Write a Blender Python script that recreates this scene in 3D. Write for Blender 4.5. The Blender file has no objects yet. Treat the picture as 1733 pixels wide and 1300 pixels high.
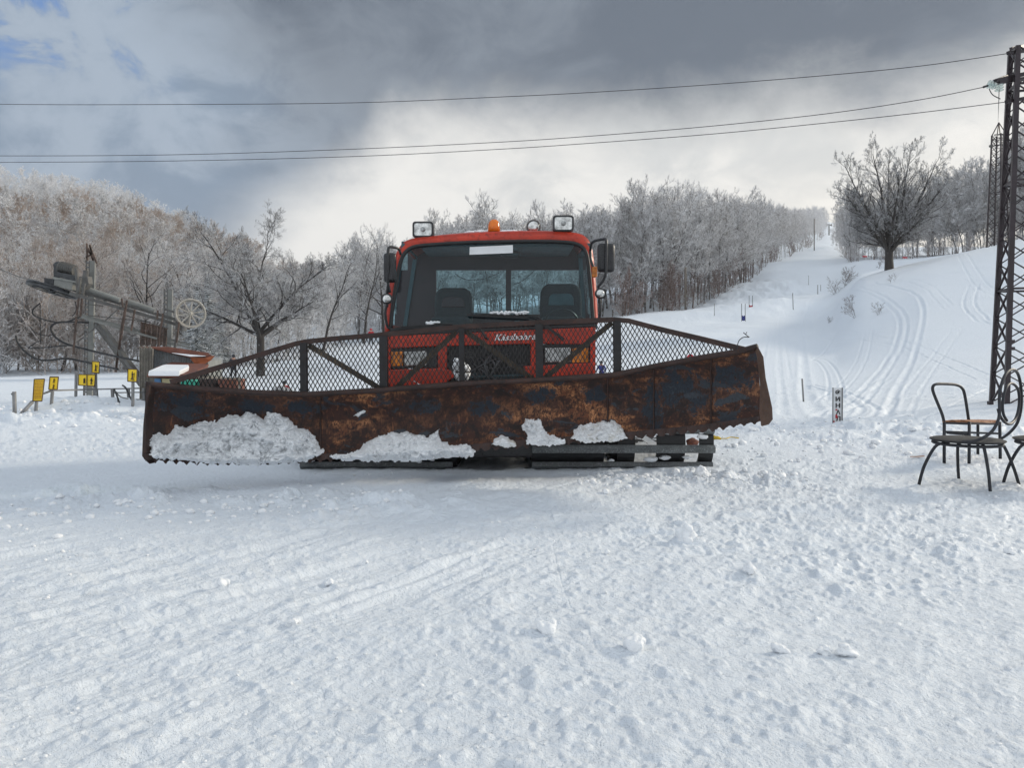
import bpy, bmesh, math, random
import numpy as np
from mathutils import Vector, Matrix
random.seed(7); rng = np.random.default_rng(7)
sc = bpy.context.scene
COL = sc.collection
F, CX, HY, EYE = 1260.0, 866.5, 600.0, 1.2      # focal length in photo pixels, centre column, horizon row, eye height

# ------------------------------------------------------------------ camera
cam_d = bpy.data.cameras.new('camera'); cam = bpy.data.objects.new('camera', cam_d); COL.objects.link(cam)
cam.location = (0, 0, EYE); cam.rotation_euler = (math.radians(90), 0, 0)
cam_d.sensor_width = 36; cam_d.lens = 36*F/1733; cam_d.shift_y = -(650-HY)/1733
cam_d.clip_start = 0.05; cam_d.clip_end = 3000
sc.camera = cam

# ------------------------------------------------------------------ light
SUN_EL, SUN_AZ = math.radians(22), math.radians(62)      # azimuth to the right of the view direction
sd = bpy.data.lights.new('sun', 'SUN'); sun = bpy.data.objects.new('sun', sd); COL.objects.link(sun)
sd.energy = 2.5; sd.angle = math.radians(9); sd.color = (1.0, 0.90, 0.74)
dsun = Vector((math.sin(SUN_AZ)*math.cos(SUN_EL), math.cos(SUN_AZ)*math.cos(SUN_EL), math.sin(SUN_EL)))
sun.rotation_euler = dsun.to_track_quat('Z', 'Y').to_euler(); sun.location = (30, 40, 60)
sc.view_settings.view_transform = 'Standard'; sc.view_settings.look = 'None'
sc.view_settings.exposure = 0.14; sc.view_settings.gamma = 1.0; sc.view_settings.use_curve_mapping = False
sc.cycles.max_bounces = 7; sc.cycles.diffuse_bounces = 3; sc.cycles.glossy_bounces = 3
sc.cycles.transmission_bounces = 4; sc.cycles.transparent_max_bounces = 12
sc.cycles.caustics_reflective = False; sc.cycles.caustics_refractive = False

def make_world():
    w = bpy.data.worlds.new('World'); sc.world = w; w.use_nodes = True
    nt = w.node_tree; nt.nodes.clear(); N = nt.nodes.new; L = nt.links.new
    out = N('ShaderNodeOutputWorld'); bg = N('ShaderNodeBackground'); L(bg.outputs[0], out.inputs[0])
    bg.inputs[1].default_value = 0.1
    sky = N('ShaderNodeTexSky'); sky.sky_type = 'NISHITA'; sky.sun_disc = False
    sky.sun_elevation = SUN_EL; sky.sun_rotation = SUN_AZ; sky.altitude = 1200
    tc = N('ShaderNodeTexCoord'); sx = N('ShaderNodeSeparateXYZ'); L(tc.outputs['Generated'], sx.inputs[0])
    def m(op, a, b=None, c=None, clamp=False):
        n = N('ShaderNodeMath'); n.operation = op; n.use_clamp = clamp
        for i, v in enumerate((a, b, c)):
            if v is None: continue
            if isinstance(v, (int, float)): n.inputs[i].default_value = v
            else: L(v, n.inputs[i])
        return n.outputs[0]
    def mr(v, a, b, c=0.0, d=1.0, smooth=True):
        n = N('ShaderNodeMapRange'); n.interpolation_type = 'SMOOTHSTEP' if smooth else 'LINEAR'
        L(v, n.inputs[0])
        for i, x in zip((1, 2, 3, 4), (a, b, c, d)): n.inputs[i].default_value = x
        return n.outputs[0]
    def noise(scale, detail, rough, sc3=(1, 1, 1), off=(0, 0, 0), dist=0.0):
        mp = N('ShaderNodeMapping'); L(tc.outputs['Generated'], mp.inputs[0])
        mp.inputs['Scale'].default_value = sc3; mp.inputs['Location'].default_value = off
        n = N('ShaderNodeTexNoise'); L(mp.outputs[0], n.inputs['Vector'])
        n.inputs['Scale'].default_value = scale; n.inputs['Detail'].default_value = detail
        n.inputs['Roughness'].default_value = rough; n.inputs['Distortion'].default_value = dist
        return n.outputs[0]
    def mix(f, a, b):
        n = N('ShaderNodeMix'); n.data_type = 'RGBA'
        if isinstance(f, (int, float)): n.inputs[0].default_value = f
        else: L(f, n.inputs[0])
        for i, v in ((6, a), (7, b)):
            if isinstance(v, tuple): n.inputs[i].default_value = v + (1,)
            else: L(v, n.inputs[i])
        return n.outputs[2]
    el = m('ARCSINE', sx.outputs[2]); az = m('ARCTAN2', sx.outputs[0], sx.outputs[1])
    n1 = noise(3.2, 8, 0.58, (1, 1, 1.5), (0.3, 0.1, 0.7), 0.3)
    n2 = noise(1.6, 5, 0.55, (1, 1, 2.2), (4.3, 2.1, 1.0), 0.2)
    n3 = noise(9.0, 6, 0.6, (1, 1, 1.4), (1.3, 0.1, 3.7), 0.5)
    # upper rim of the bright bank over the slope: it falls away to the left
    rim = m('ADD', 0.31, m('MULTIPLY', az, 0.02))
    rim = m('SUBTRACT', rim, m('MULTIPLY', m('MAXIMUM', m('SUBTRACT', -0.16, az), 0.0), 0.75))
    d = m('SUBTRACT', el, rim)
    d = m('ADD', d, m('MULTIPLY', m('SUBTRACT', n1, 0.5), 0.22))
    d = m('ADD', d, m('MULTIPLY', m('SUBTRACT', n3, 0.5), 0.10))
    bank = mr(d, -0.075, 0.06, 1.0, 0.0)
    # dark cloud deck with paler folds
    fold = mr(m('ADD', n2, m('MULTIPLY', m('SUBTRACT', n3, 0.5), 0.55)), 0.36, 0.66)
    deck = mix(fold, (1.25, 1.55, 2.0), (2.2, 2.58, 3.1))
    # the left is bluer and paler, thinner cloud
    left = mr(m('ADD', m('ADD', az, m('MULTIPLY', m('MAXIMUM', m('SUBTRACT', el, 0.30), 0.0), 1.6)), m('MULTIPLY', m('SUBTRACT', n1, 0.5), 0.5)), -0.45, -0.08, 1.0, 0.0)
    deck = mix(left, deck, mix(mr(n3, 0.38, 0.62), (2.3, 3.0, 3.95), (3.6, 4.3, 5.2)))
    gap = m('MULTIPLY', mr(n3, 0.44, 0.56, 1.0, 0.0), m('MULTIPLY', mr(el, 0.27, 0.35), mr(az, -0.52, -0.40, 1.0, 0.0)))
    blue = mix(0.5, sky.outputs[0], (1.6, 3.3, 7.4))
    deck = mix(gap, deck, blue)
    bright = mix(mr(m('ADD', n2, m('MULTIPLY', m('SUBTRACT', n3, 0.5), 0.7)), 0.36, 0.62), (6.4, 6.55, 6.55), (8.5, 8.4, 8.1))
    glow = mr(az, 0.15, 0.55)
    bright = mix(m('MULTIPLY', glow, mr(el, 0.05, 0.28, 1.0, 0.0)), bright, (10.8, 10.1, 8.9))
    c = mix(bank, deck, bright)
    # overhead and behind, unseen: even cover, brightened to light the snow and front faces
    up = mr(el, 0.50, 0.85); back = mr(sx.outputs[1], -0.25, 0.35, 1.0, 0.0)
    
    c = mix(up, c, mix(fold, (4.4, 5.1, 5.9), (5.5, 6.1, 6.7)))
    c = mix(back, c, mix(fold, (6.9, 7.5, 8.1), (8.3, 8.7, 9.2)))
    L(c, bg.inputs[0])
make_world()

# ------------------------------------------------------------------ helpers
def P(px, py, D): return Vector(((px-CX)*D/F, D, EYE-(py-HY)*D/F))
def X_(px, D): return (px-CX)*D/F
def Z_(py, D): return EYE-(py-HY)*D/F

class MB:
    def __init__(s): s.v = []; s.f = []; s.nv = 0
    def add(s, v, f):
        b = s.nv; v = [tuple(x) for x in v]; s.v += v; s.nv += len(v)
        s.f += [tuple(i+b for i in q) for q in f]; return s
    def box(s, c, size, R=None):
        c = Vector(c); h = Vector(size)/2; vs = []
        for z in (-1, 1):
            for y in (-1, 1):
                for x in (-1, 1):
                    p = Vector((x*h.x, y*h.y, z*h.z)); vs.append(c + (R @ p if R else p))
        return s.add(vs, [(0,2,3,1),(4,5,7,6),(0,1,5,4),(2,6,7,3),(0,4,6,2),(1,3,7,5)])
    def hexa(s, a, b):      # two quads (lists of 4) bridged
        return s.add(list(a)+list(b), [(3,2,1,0),(4,5,6,7),(0,1,5,4),(1,2,6,5),(2,3,7,6),(3,0,4,7)])
    def bar(s, p, q, w, h=None, up=(0,0,1)):
        p = Vector(p); q = Vector(q); h = h or w; d = (q-p)
        if d.length < 1e-6: return s
        d.normalize(); u = Vector(up)
        if abs(d.dot(u)) > 0.98: u = Vector((0,1,0))
        sdir = d.cross(u).normalized(); u2 = sdir.cross(d).normalized()
        o = [(-1,-1),(1,-1),(1,1),(-1,1)]
        return s.hexa([p+sdir*a*w/2+u2*b*h/2 for a,b in o], [q+sdir*a*w/2+u2*b*h/2 for a,b in o])
    def tube(s, pts, r, n=8, closed=False, cap=True):
        pts = [Vector(p) for p in pts]; m = len(pts); rings = []
        rr = r if isinstance(r, (list, tuple)) else [r]*m
        up = Vector((0.03, 0.11, 1)).normalized(); base = s.nv; vs = []; fs = []
        for i, p in enumerate(pts):
            a = pts[i-1] if (i or closed) else p; b = pts[(i+1) % m] if (i < m-1 or closed) else p
            t = (b-a).normalized() if (b-a).length > 1e-9 else Vector((0,0,1))
            u = t.cross(up)
            if u.length < 0.05: u = t.cross(Vector((1,0,0)))
            u.normalize(); w = u.cross(t)
            if i and rings:       # keep frames aligned
                pu = rings[-1]
                u = (pu - t*pu.dot(t)).normalized(); w = u.cross(t)
            rings.append(u)
            for k in range(n):
                an = 2*math.pi*k/n; vs.append(p + (u*math.cos(an) + w*math.sin(an))*rr[i])
        segs = m if closed else m-1
        for i in range(segs):
            for k in range(n):
                a = i*n+k; b = i*n+(k+1) % n; c = ((i+1) % m)*n+(k+1) % n; d = ((i+1) % m)*n+k
                fs.append((a,b,c,d))
        if cap and not closed: fs += [tuple(range(n))[::-1], tuple((m-1)*n+k for k in range(n))]
        return s.add(vs, fs)
    def lathe(s, prof, c, axis='Z', n=24):      # prof: (radius, height)
        vs = []; fs = []; c = Vector(c)
        for r, h in prof:
            for k in range(n):
                a = 2*math.pi*k/n; x, y = r*math.cos(a), r*math.sin(a)
                vs.append(c + (Vector((x,y,h)) if axis == 'Z' else Vector((x,h,y)) if axis == 'Y' else Vector((h,x,y))))
        for i in range(len(prof)-1):
            for k in range(n):
                fs.append((i*n+k, i*n+(k+1) % n, (i+1)*n+(k+1) % n, (i+1)*n+k))
        fs += [tuple(range(n))[::-1], tuple((len(prof)-1)*n+k for k in range(n))]
        return s.add(vs, fs)
    def prism(s, poly, d):      # poly: list of 3-D points, extruded by vector d
        n = len(poly); d = Vector(d)
        return s.add([Vector(p) for p in poly]+[Vector(p)+d for p in poly],
                     [tuple(range(n))[::-1], tuple(range(n, 2*n))]+[(i, (i+1) % n, (i+1) % n+n, i+n) for i in range(n)])
    def lump(s, c, r, seed=0, squash=(1,1,1), amp=0.25, sub=2):
        v, f = ICO[sub]; rs = np.random.default_rng(seed)
        k = rs.normal(size=(5,3))*1.6; ph = rs.uniform(0, 6.28, 5)
        d = 1 + amp*np.mean(np.sin(v@k.T*1.3+ph), axis=1)*1.6
        vv = v*d[:,None]*np.array(squash)*r + np.array(c)
        return s.add(vv.tolist(), f)

def _ico(sub):
    bm = bmesh.new(); bmesh.ops.create_icosphere(bm, subdivisions=sub, radius=1)
    bm.verts.ensure_lookup_table()
    v = np.array([x.co[:] for x in bm.verts]); f = [tuple(y.index for y in x.verts) for x in bm.faces]
    bm.free(); return v, f
ICO = {i: _ico(i) for i in (1, 2, 3, 4)}

ROOT = {}
def setp(o, label=None, cat=None, group=None, kind=None):
    if label: o['label'] = label
    if cat: o['category'] = cat
    if group: o['group'] = group
    if kind: o['kind'] = kind
    return o
def thing(name, label, cat, loc, group=None, rotz=0):
    o = bpy.data.objects.new(name, None); COL.objects.link(o); o.location = loc; o.rotation_euler = (0,0,rotz)
    o.empty_display_size = 0.2; ROOT[o.name] = Vector(loc)
    return setp(o, label, cat, group)
def link(name, me, mat, parent=None, org=(0,0,0)):
    o = bpy.data.objects.new(name, me)
    if mat: me.materials.append(mat)
    COL.objects.link(o)
    if parent is not None: o.parent = parent; ROOT[o.name] = Vector(org)
    else: o.location = org; ROOT[o.name] = Vector(org)
    return o
def part(name, mb, mat, parent=None, loc=None, smooth=False, bevel=0, label=None, flip=True):
    org = ROOT[parent.name] if parent is not None else Vector(loc or (0,0,0))
    me = bpy.data.meshes.new(name)
    v = [(a-org.x, b-org.y, c-org.z) for a,b,c in mb.v]
    me.from_pydata(v, [], mb.f); me.update()
    if flip:
        bm = bmesh.new(); bm.from_mesh(me); bmesh.ops.recalc_face_normals(bm, faces=bm.faces); bm.to_mesh(me); bm.free()
    if smooth:
        me.polygons.foreach_set('use_smooth', [True]*len(me.polygons))
        if smooth == 'auto':
            me.set_sharp_from_angle(angle=math.radians(38))
    o = link(name, me, mat, parent, org)
    if bevel:
        b = o.modifiers.new('bevel', 'BEVEL'); b.width = bevel; b.segments = 2; b.limit_method = 'ANGLE'
        b.harden_normals = False
    if label: o['label'] = label
    return o
def copy_tree(o, parent=None, loc=None, rotz=None, scale=None):
    c = o.copy(); COL.objects.link(c)
    if parent is not None: c.parent = parent
    if loc is not None: c.location = loc
    if rotz is not None: c.rotation_euler[2] = rotz
    if scale is not None: c.scale = scale
    for ch in list(o.children): copy_tree(ch, c)
    return c
def catmull(pts, n=8, closed=False):
    pts = [Vector(p) for p in pts]; m = len(pts); out = []
    for i in range(m if closed else m-1):
        p0 = pts[(i-1) % m] if (i or closed) else pts[0]; p1 = pts[i]; p2 = pts[(i+1) % m]
        p3 = pts[(i+2) % m] if (i+2 < m or closed) else pts[-1]
        for k in range(n):
            t = k/n
            out.append(0.5*((2*p1)+(p2-p0)*t+(2*p0-5*p1+4*p2-p3)*t*t+(3*p1-p0-3*p2+p3)*t**3))
    if not closed: out.append(pts[-1])
    return out

# ------------------------------------------------------------------ materials
class NT:
    def __init__(s, name):
        s.m = bpy.data.materials.new(name); s.m.use_nodes = True; s.t = s.m.node_tree
        s.b = s.t.nodes['Principled BSDF']; s.out = s.t.nodes['Material Output']
    def n(s, ty, **kw):
        x = s.t.nodes.new(ty)
        for k, v in kw.items(): setattr(x, k, v)
        return x
    def l(s, a, b): s.t.links.new(a, b)
    def coord(s, which='Object', scale=(1,1,1)):
        tc = s.n('ShaderNodeTexCoord'); mp = s.n('ShaderNodeMapping'); s.l(tc.outputs[which], mp.inputs[0])
        mp.inputs['Scale'].default_value = scale; return mp.outputs[0]
    def pos(s, scale=(1,1,1)):
        g = s.n('ShaderNodeNewGeometry'); mp = s.n('ShaderNodeMapping'); s.l(g.outputs['Position'], mp.inputs[0])
        mp.inputs['Scale'].default_value = scale; return mp.outputs[0]
    def noise(s, vec, scale, detail=4, rough=0.55, dist=0):
        x = s.n('ShaderNodeTexNoise'); s.l(vec, x.inputs['Vector']); x.inputs['Scale'].default_value = scale
        x.inputs['Detail'].default_value = detail; x.inputs['Roughness'].default_value = rough
        x.inputs['Distortion'].default_value = dist; return x.outputs[0]
    def mr(s, v, a, b, c=0.0, d=1.0):
        x = s.n('ShaderNodeMapRange', interpolation_type='SMOOTHSTEP'); s.l(v, x.inputs[0])
        for i, y in zip((1,2,3,4), (a,b,c,d)): x.inputs[i].default_value = y
        return x.outputs[0]
    def mth(s, op, a, b=None):
        x = s.n('ShaderNodeMath', operation=op)
        for i, v in enumerate((a, b)):
            if v is None: continue
            if isinstance(v, (int, float)): x.inputs[i].default_value = v
            else: s.l(v, x.inputs[i])
        return x.outputs[0]
    def mix(s, f, a, b):
        x = s.n('ShaderNodeMix', data_type='RGBA')
        if isinstance(f, (int, float)): x.inputs[0].default_value = f
        else: s.l(f, x.inputs[0])
        for i, v in ((6, a), (7, b)):
            if isinstance(v, tuple): x.inputs[i].default_value = v[:3]+(1,)
            else: s.l(v, x.inputs[i])
        return x.outputs[2]
    def bump(s, h, strength=0.3, dist=0.01, prev=None):
        x = s.n('ShaderNodeBump'); s.l(h, x.inputs['Height']); x.inputs['Strength'].default_value = strength
        x.inputs['Distance'].default_value = dist
        if prev is not None: s.l(prev, x.inputs['Normal'])
        return x.outputs[0]
    def set(s, col=None, rough=None, metal=None, normal=None, **kw):
        for k, v in (('Base Color', col), ('Roughness', rough), ('Metallic', metal), ('Normal', normal)):
            if v is None: continue
            if isinstance(v, tuple): s.b.inputs[k].default_value = v[:3]+(1,)
            elif isinstance(v, (int, float)): s.b.inputs[k].default_value = v
            else: s.l(v, s.b.inputs[k])
        for k, v in kw.items(): s.b.inputs[k.replace('_', ' ')].default_value = v
        return s.m
MATS = {}
def basic(name, col, rough=0.6, metal=0.0, var=0.25, scale=6, bump=0.15, dirt=None, coords='Object'):
    if name in MATS: return MATS[name]
    t = NT(name); c = t.coord(coords)
    n = t.noise(c, scale, 6, 0.6); n2 = t.noise(c, scale*9, 4, 0.6)
    dk = tuple(x*(1-var) for x in col); lt = tuple(min(1, x*(1+var)) for x in col)
    cc = t.mix(t.mr(n, 0.3, 0.7), dk, lt)
    if dirt: cc = t.mix(t.mr(n2, 0.52, 0.66, 0, 0.85), cc, dirt)
    r = t.mr(n2, 0.3, 0.7, max(0.02, rough-0.12), min(1, rough+0.12))
    m = t.set(cc, r, metal, t.bump(n2, bump, 0.004))
    MATS[name] = m; return m

def m_snow(name, fine=1.0, tint=(0.81,0.86,0.915), bs=1.0):
    t = NT(name); c = t.pos()
    a = t.noise(c, 28*fine, 6, 0.65); b = t.noise(c, 120*fine, 4, 0.7); e = t.noise(c, 5*fine, 4, 0.6)
    col = t.mix(t.mr(e, 0.3, 0.7), tuple(x*0.97 for x in tint), tint)
    a2 = t.noise(c, 11*fine, 5, 0.62, 0.5)
    nn = t.bump(b, 0.6*bs, 0.007, t.bump(a, 0.8*bs, 0.028, t.bump(a2, 0.55*bs, 0.045)))
    t.b.inputs['Specular IOR Level'].default_value = 0.35
    t.b.inputs['Subsurface Weight'].default_value = 0.0
    return t.set(col, 0.55, 0, nn)
M_SNOW = m_snow('snow'); M_LUMP = m_snow('packed_snow', 1.0, (0.90,0.915,0.93), 0.6)
def m_dirtysnow():
    t = NT('grey_snow'); c = t.pos(); a = t.noise(c, 30, 6, 0.6); e = t.noise(c, 9, 5, 0.6)
    col = t.mix(t.mr(e, 0.5, 0.68), (0.85,0.86,0.87), (0.62,0.58,0.50))
    return t.set(col, 0.6, 0, t.bump(a, 0.7, 0.02))
M_DSNOW = m_dirtysnow()

PATCH = []
for px_, py_, rx_, rz_, D_ in ((1155,665,0.30,0.22,6.7),(1245,640,0.22,0.12,6.4),(1110,690,0.10,0.3,6.85),(1010,670,0.15,0.10,7.0),(915,672,0.2,0.09,7.05),(815,690,0.18,0.10,7.05),(715,690,0.22,0.08,7.0),(505,690,0.18,0.08,6.85),(300,685,0.26,0.12,6.45),(430,690,0.2,0.10,6.75)):
    PATCH.append(((px_-CX)*D_/F+0.15, EYE-(py_-HY)*D_/F, rx_, rz_))
def m_rust():
    t = NT('rusted_steel'); c = t.coord('Object')
    cs = t.coord('Object', (7, 7, 1.3)); cw = t.coord('Object', (1.0, 1, 2.2))
    big = t.noise(cw, 2.3, 6, 0.6, 0.4); mid = t.noise(c, 9, 8, 0.68, 0.6); fine = t.noise(t.coord('Object', (1.5, 1, 0.75)), 42, 6, 0.72, 0.7)
    st = t.noise(cs, 5, 6, 0.65, 0.2); bl = t.noise(cw, 3.1, 7, 0.62, 0.9)
    col = t.mix(t.mr(mid, 0.35, 0.65), (0.011,0.006,0.005), (0.050,0.016,0.009))
    o = t.mth('MULTIPLY', t.mth('MULTIPLY', t.mr(big, 0.46, 0.58), t.mr(fine, 0.43, 0.53)), t.mr(t.noise(c, 1.1, 3, 0.5), 0.40, 0.60, 0.12, 1.0))
    col = t.mix(o, col, t.mix(t.mr(mid, 0.42, 0.6), (0.15,0.048,0.018), (0.50,0.22,0.09)))
    o2 = t.mth('MULTIPLY', t.mr(st, 0.54, 0.64), t.mr(mid, 0.40, 0.55))
    col = t.mix(t.mth('MULTIPLY', o2, 0.6), col, (0.21,0.078,0.03))
    pt = t.mr(t.mth('ADD', bl, t.mth('MULTIPLY', t.mth('SUBTRACT', fine, 0.5), 0.25)), 0.58, 0.61)
    col = t.mix(pt, col, t.mix(t.mr(fine, 0.3, 0.7), (0.007,0.011,0.018), (0.022,0.030,0.042)))
    tcn = t.n('ShaderNodeTexCoord'); patch = None      # old dark blue paint that survives in places
    for cx_, cz_, rx_, rz_ in PATCH:
        mp = t.n('ShaderNodeMapping'); t.l(tcn.outputs['Object'], mp.inputs[0]); mp.inputs['Location'].default_value = (-cx_/rx_, 0, -cz_/rz_); mp.inputs['Scale'].default_value = (1/rx_, 0.0, 1/rz_)
        ln = t.n('ShaderNodeVectorMath', operation='LENGTH'); t.l(mp.outputs[0], ln.inputs[0]); v_ = t.mr(ln.outputs['Value'], 0.1, 2.0, 1.0, 0.0)
        patch = v_ if patch is None else t.mth('MAXIMUM', patch, v_)
    pm = t.mr(t.mth('ADD', patch, t.mth('ADD', t.mth('MULTIPLY', t.mth('SUBTRACT', mid, 0.5), 2.6), t.mth('MULTIPLY', t.mth('SUBTRACT', fine, 0.5), 1.4))), 0.74, 0.86)
    col = t.mix(pm, col, t.mix(t.mr(fine, 0.3, 0.7), (0.006,0.010,0.017), (0.018,0.027,0.040)))
    dr = t.mr(t.noise(t.coord('Object', (12, 12, 0.9)), 4, 5, 0.6), 0.60, 0.66)
    col = t.mix(t.mth('MULTIPLY', dr, 0.7), col, (0.014,0.008,0.007))
    r = t.mr(pt, 0, 1, 0.72, 0.42)
    return t.set(col, r, 0.0, t.bump(fine, 0.45, 0.006, t.bump(mid, 0.35, 0.012)))
M_RUST = m_rust()
M_RUSTB = basic('brown_steel', (0.030,0.015,0.012), 0.66, 0, 0.5, 7, 0.4, (0.07,0.028,0.016))
M_TAN = basic('worn_side_plate', (0.115,0.072,0.055), 0.6, 0, 0.3, 8, 0.3, (0.16,0.09,0.05))
M_GRID = basic('dark_guard_steel', (0.009,0.009,0.010), 0.6, 0.0, 0.5, 14, 0.3, (0.03,0.014,0.01))
M_MESH = basic('expanded_metal', (0.011,0.010,0.010), 0.5, 0.0, 0.4, 14, 0.2, (0.035,0.02,0.012))
M_BRACE = basic('olive_brace_steel', (0.065,0.048,0.03), 0.6, 0.0, 0.4, 12, 0.3, (0.10,0.05,0.02))
M_RED = basic('red_vehicle_paint', (0.46,0.032,0.010), 0.48, 0, 0.25, 3, 0.08, (0.24,0.026,0.014))
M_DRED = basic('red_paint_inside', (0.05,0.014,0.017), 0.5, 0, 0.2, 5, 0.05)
M_BLK = basic('black_rubber', (0.012,0.012,0.013), 0.5, 0, 0.3, 10, 0.1)
M_BLKP = basic('black_plastic', (0.018,0.018,0.02), 0.35, 0, 0.3, 10, 0.05)
M_ALU = basic('grouser_aluminium', (0.13,0.14,0.14), 0.5, 0.3, 0.25, 8, 0.25, (0.30,0.31,0.32))
M_INT = basic('cab_interior', (0.05,0.095,0.11), 0.7, 0, 0.2, 6, 0.1)
M_SEAT = basic('seat_fabric', (0.022,0.026,0.03), 0.85, 0, 0.2, 20, 0.3)
M_STEEL = basic('weathered_steel', (0.10,0.10,0.095), 0.55, 0.1, 0.25, 7, 0.25, (0.13,0.10,0.08))
M_PALE = basic('pale_galvanised', (0.21,0.215,0.20), 0.55, 0.1, 0.2, 4, 0.2, (0.22,0.20,0.18))
M_RROD = basic('rusty_rod', (0.085,0.055,0.042), 0.7, 0, 0.4, 9, 0.3)
M_DARKST = basic('dark_oily_steel', (0.04,0.042,0.045), 0.5, 0.1, 0.4, 9, 0.2)
M_PYL = basic('purple_brown_pylon_paint', (0.022,0.013,0.017), 0.45, 0, 0.3, 6, 0.2)
M_WIRE = basic('wire', (0.03,0.03,0.033), 0.5, 0.2, 0.2, 3, 0)
M_CORR = basic('grey_sheet_metal', (0.20,0.22,0.23), 0.55, 0.1, 0.2, 4, 0.2, (0.15,0.09,0.06))
M_ROOF = basic('rust_brown_roof', (0.13,0.045,0.03), 0.7, 0, 0.3, 5, 0.3, (0.30,0.10,0.04))
M_ORUST = basic('orange_rust_sheet', (0.30,0.085,0.03), 0.7, 0, 0.3, 6, 0.3)
M_WOODG = basic('grey_boards', (0.19,0.175,0.15), 0.8, 0, 0.3, 6, 0.3, (0.10,0.08,0.06))
M_YEL = basic('yellow_sign', (0.90,0.62,0.02), 0.4, 0, 0.06, 4, 0.02)
M_SYM = basic('sign_ink', (0.05,0.03,0.02), 0.5, 0, 0.1, 4, 0)
M_ORNG = basic('sign_orange_print', (0.42,0.13,0.02), 0.5, 0, 0.1, 4, 0)
M_POLE = basic('grey_pole', (0.22,0.22,0.22), 0.6, 0, 0.2, 4, 0.1)
M_WHT = basic('white_panel', (0.72,0.73,0.74), 0.5, 0, 0.08, 3, 0.02)
M_INK = basic('black_letters', (0.012,0.012,0.014), 0.5, 0, 0.1, 3, 0)
M_REDP = basic('red_print', (0.42,0.02,0.03), 0.5, 0, 0.2, 3, 0)
M_BLUP = basic('blue_fabric', (0.02,0.03,0.17), 0.7, 0, 0.2, 3, 0.1)
M_REDF = basic('red_fabric', (0.42,0.015,0.03), 0.7, 0, 0.2, 3, 0.1)
M_DKF = basic('dark_fabric', (0.02,0.022,0.03), 0.7, 0, 0.2, 3, 0.1)
M_CHAIR = basic('dark_chair_tube', (0.012,0.014,0.02), 0.55, 0.0, 0.3, 12, 0.15, (0.035,0.03,0.03))
M_VINYL = basic('worn_black_seat', (0.018,0.019,0.021), 0.85, 0, 0.3, 9, 0.3)
M_PLY = basic('splintered_ply', (0.34,0.16,0.08), 0.75, 0, 0.4, 14, 0.5, (0.06,0.03,0.02))
M_WOOD = basic('wooden_pole', (0.13,0.11,0.09), 0.8, 0, 0.25, 4, 0.2)
M_SKIN = basic('skin', (0.45,0.25,0.18), 0.6, 0, 0.05, 4, 0)
M_GREEN = basic('turquoise_tarp', (0.03,0.32,0.22), 0.6, 0, 0.2, 4, 0.1)
M_YROPE = basic('yellow_plastic', (0.60,0.40,0.02), 0.5, 0, 0.3, 20, 0.2)
def m_glass(name, tint, gloss=0.06, rough=0.02):
    t = NT(name); tr = t.n('ShaderNodeBsdfTransparent'); tr.inputs[0].default_value = tint+(1,)
    gl = t.n('ShaderNodeBsdfGlossy'); gl.inputs['Roughness'].default_value = rough
    lw = t.n('ShaderNodeLayerWeight'); lw.inputs[0].default_value = 0.35
    f = t.mr(lw.outputs['Fresnel'], 0, 1, gloss*0.6, 0.5); mx = t.n('ShaderNodeMixShader')
    t.l(f, mx.inputs[0]); t.l(tr.outputs[0], mx.inputs[1]); t.l(gl.outputs[0], mx.inputs[2]); t.l(mx.outputs[0], t.out.inputs[0])
    return t.m
M_GLASS = m_glass('windscreen_glass', (0.58,0.80,0.84), 0.06)
M_RGLASS = m_glass('rear_glass', (0.85,0.93,0.95), 0.04)
def m_lens(name, col, scale=60):
    t = NT(name); c = t.coord('Object', (1,1,0.15)); w = t.n('ShaderNodeTexWave'); t.l(c, w.inputs[0]); w.inputs['Scale'].default_value = scale
    w.bands_direction = 'X'
    n = t.noise(t.coord('Object'), 14, 3); cc = t.mix(t.mr(n, 0.35, 0.65), tuple(x*0.45 for x in col), col)
    return t.set(cc, 0.12, 0.35, t.bump(w.outputs[1], 0.5, 0.004), Coat_Weight=0.6)
M_LENS = m_lens('ribbed_clear_lens', (0.55,0.56,0.55)); M_AMB = m_lens('amber_lens', (0.75,0.22,0.01)); 
M_BEAC = basic('amber_beacon_dome', (0.62,0.15,0.01), 0.12, 0, 0.3, 8, 0.02)
M_REFL = basic('lamp_reflector', (0.62,0.62,0.60), 0.12, 0.85, 0.4, 16, 0.3)
M_INSUL = m_glass('insulator_glass', (0.84,0.90,0.88), 0.25, 0.08)

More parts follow.
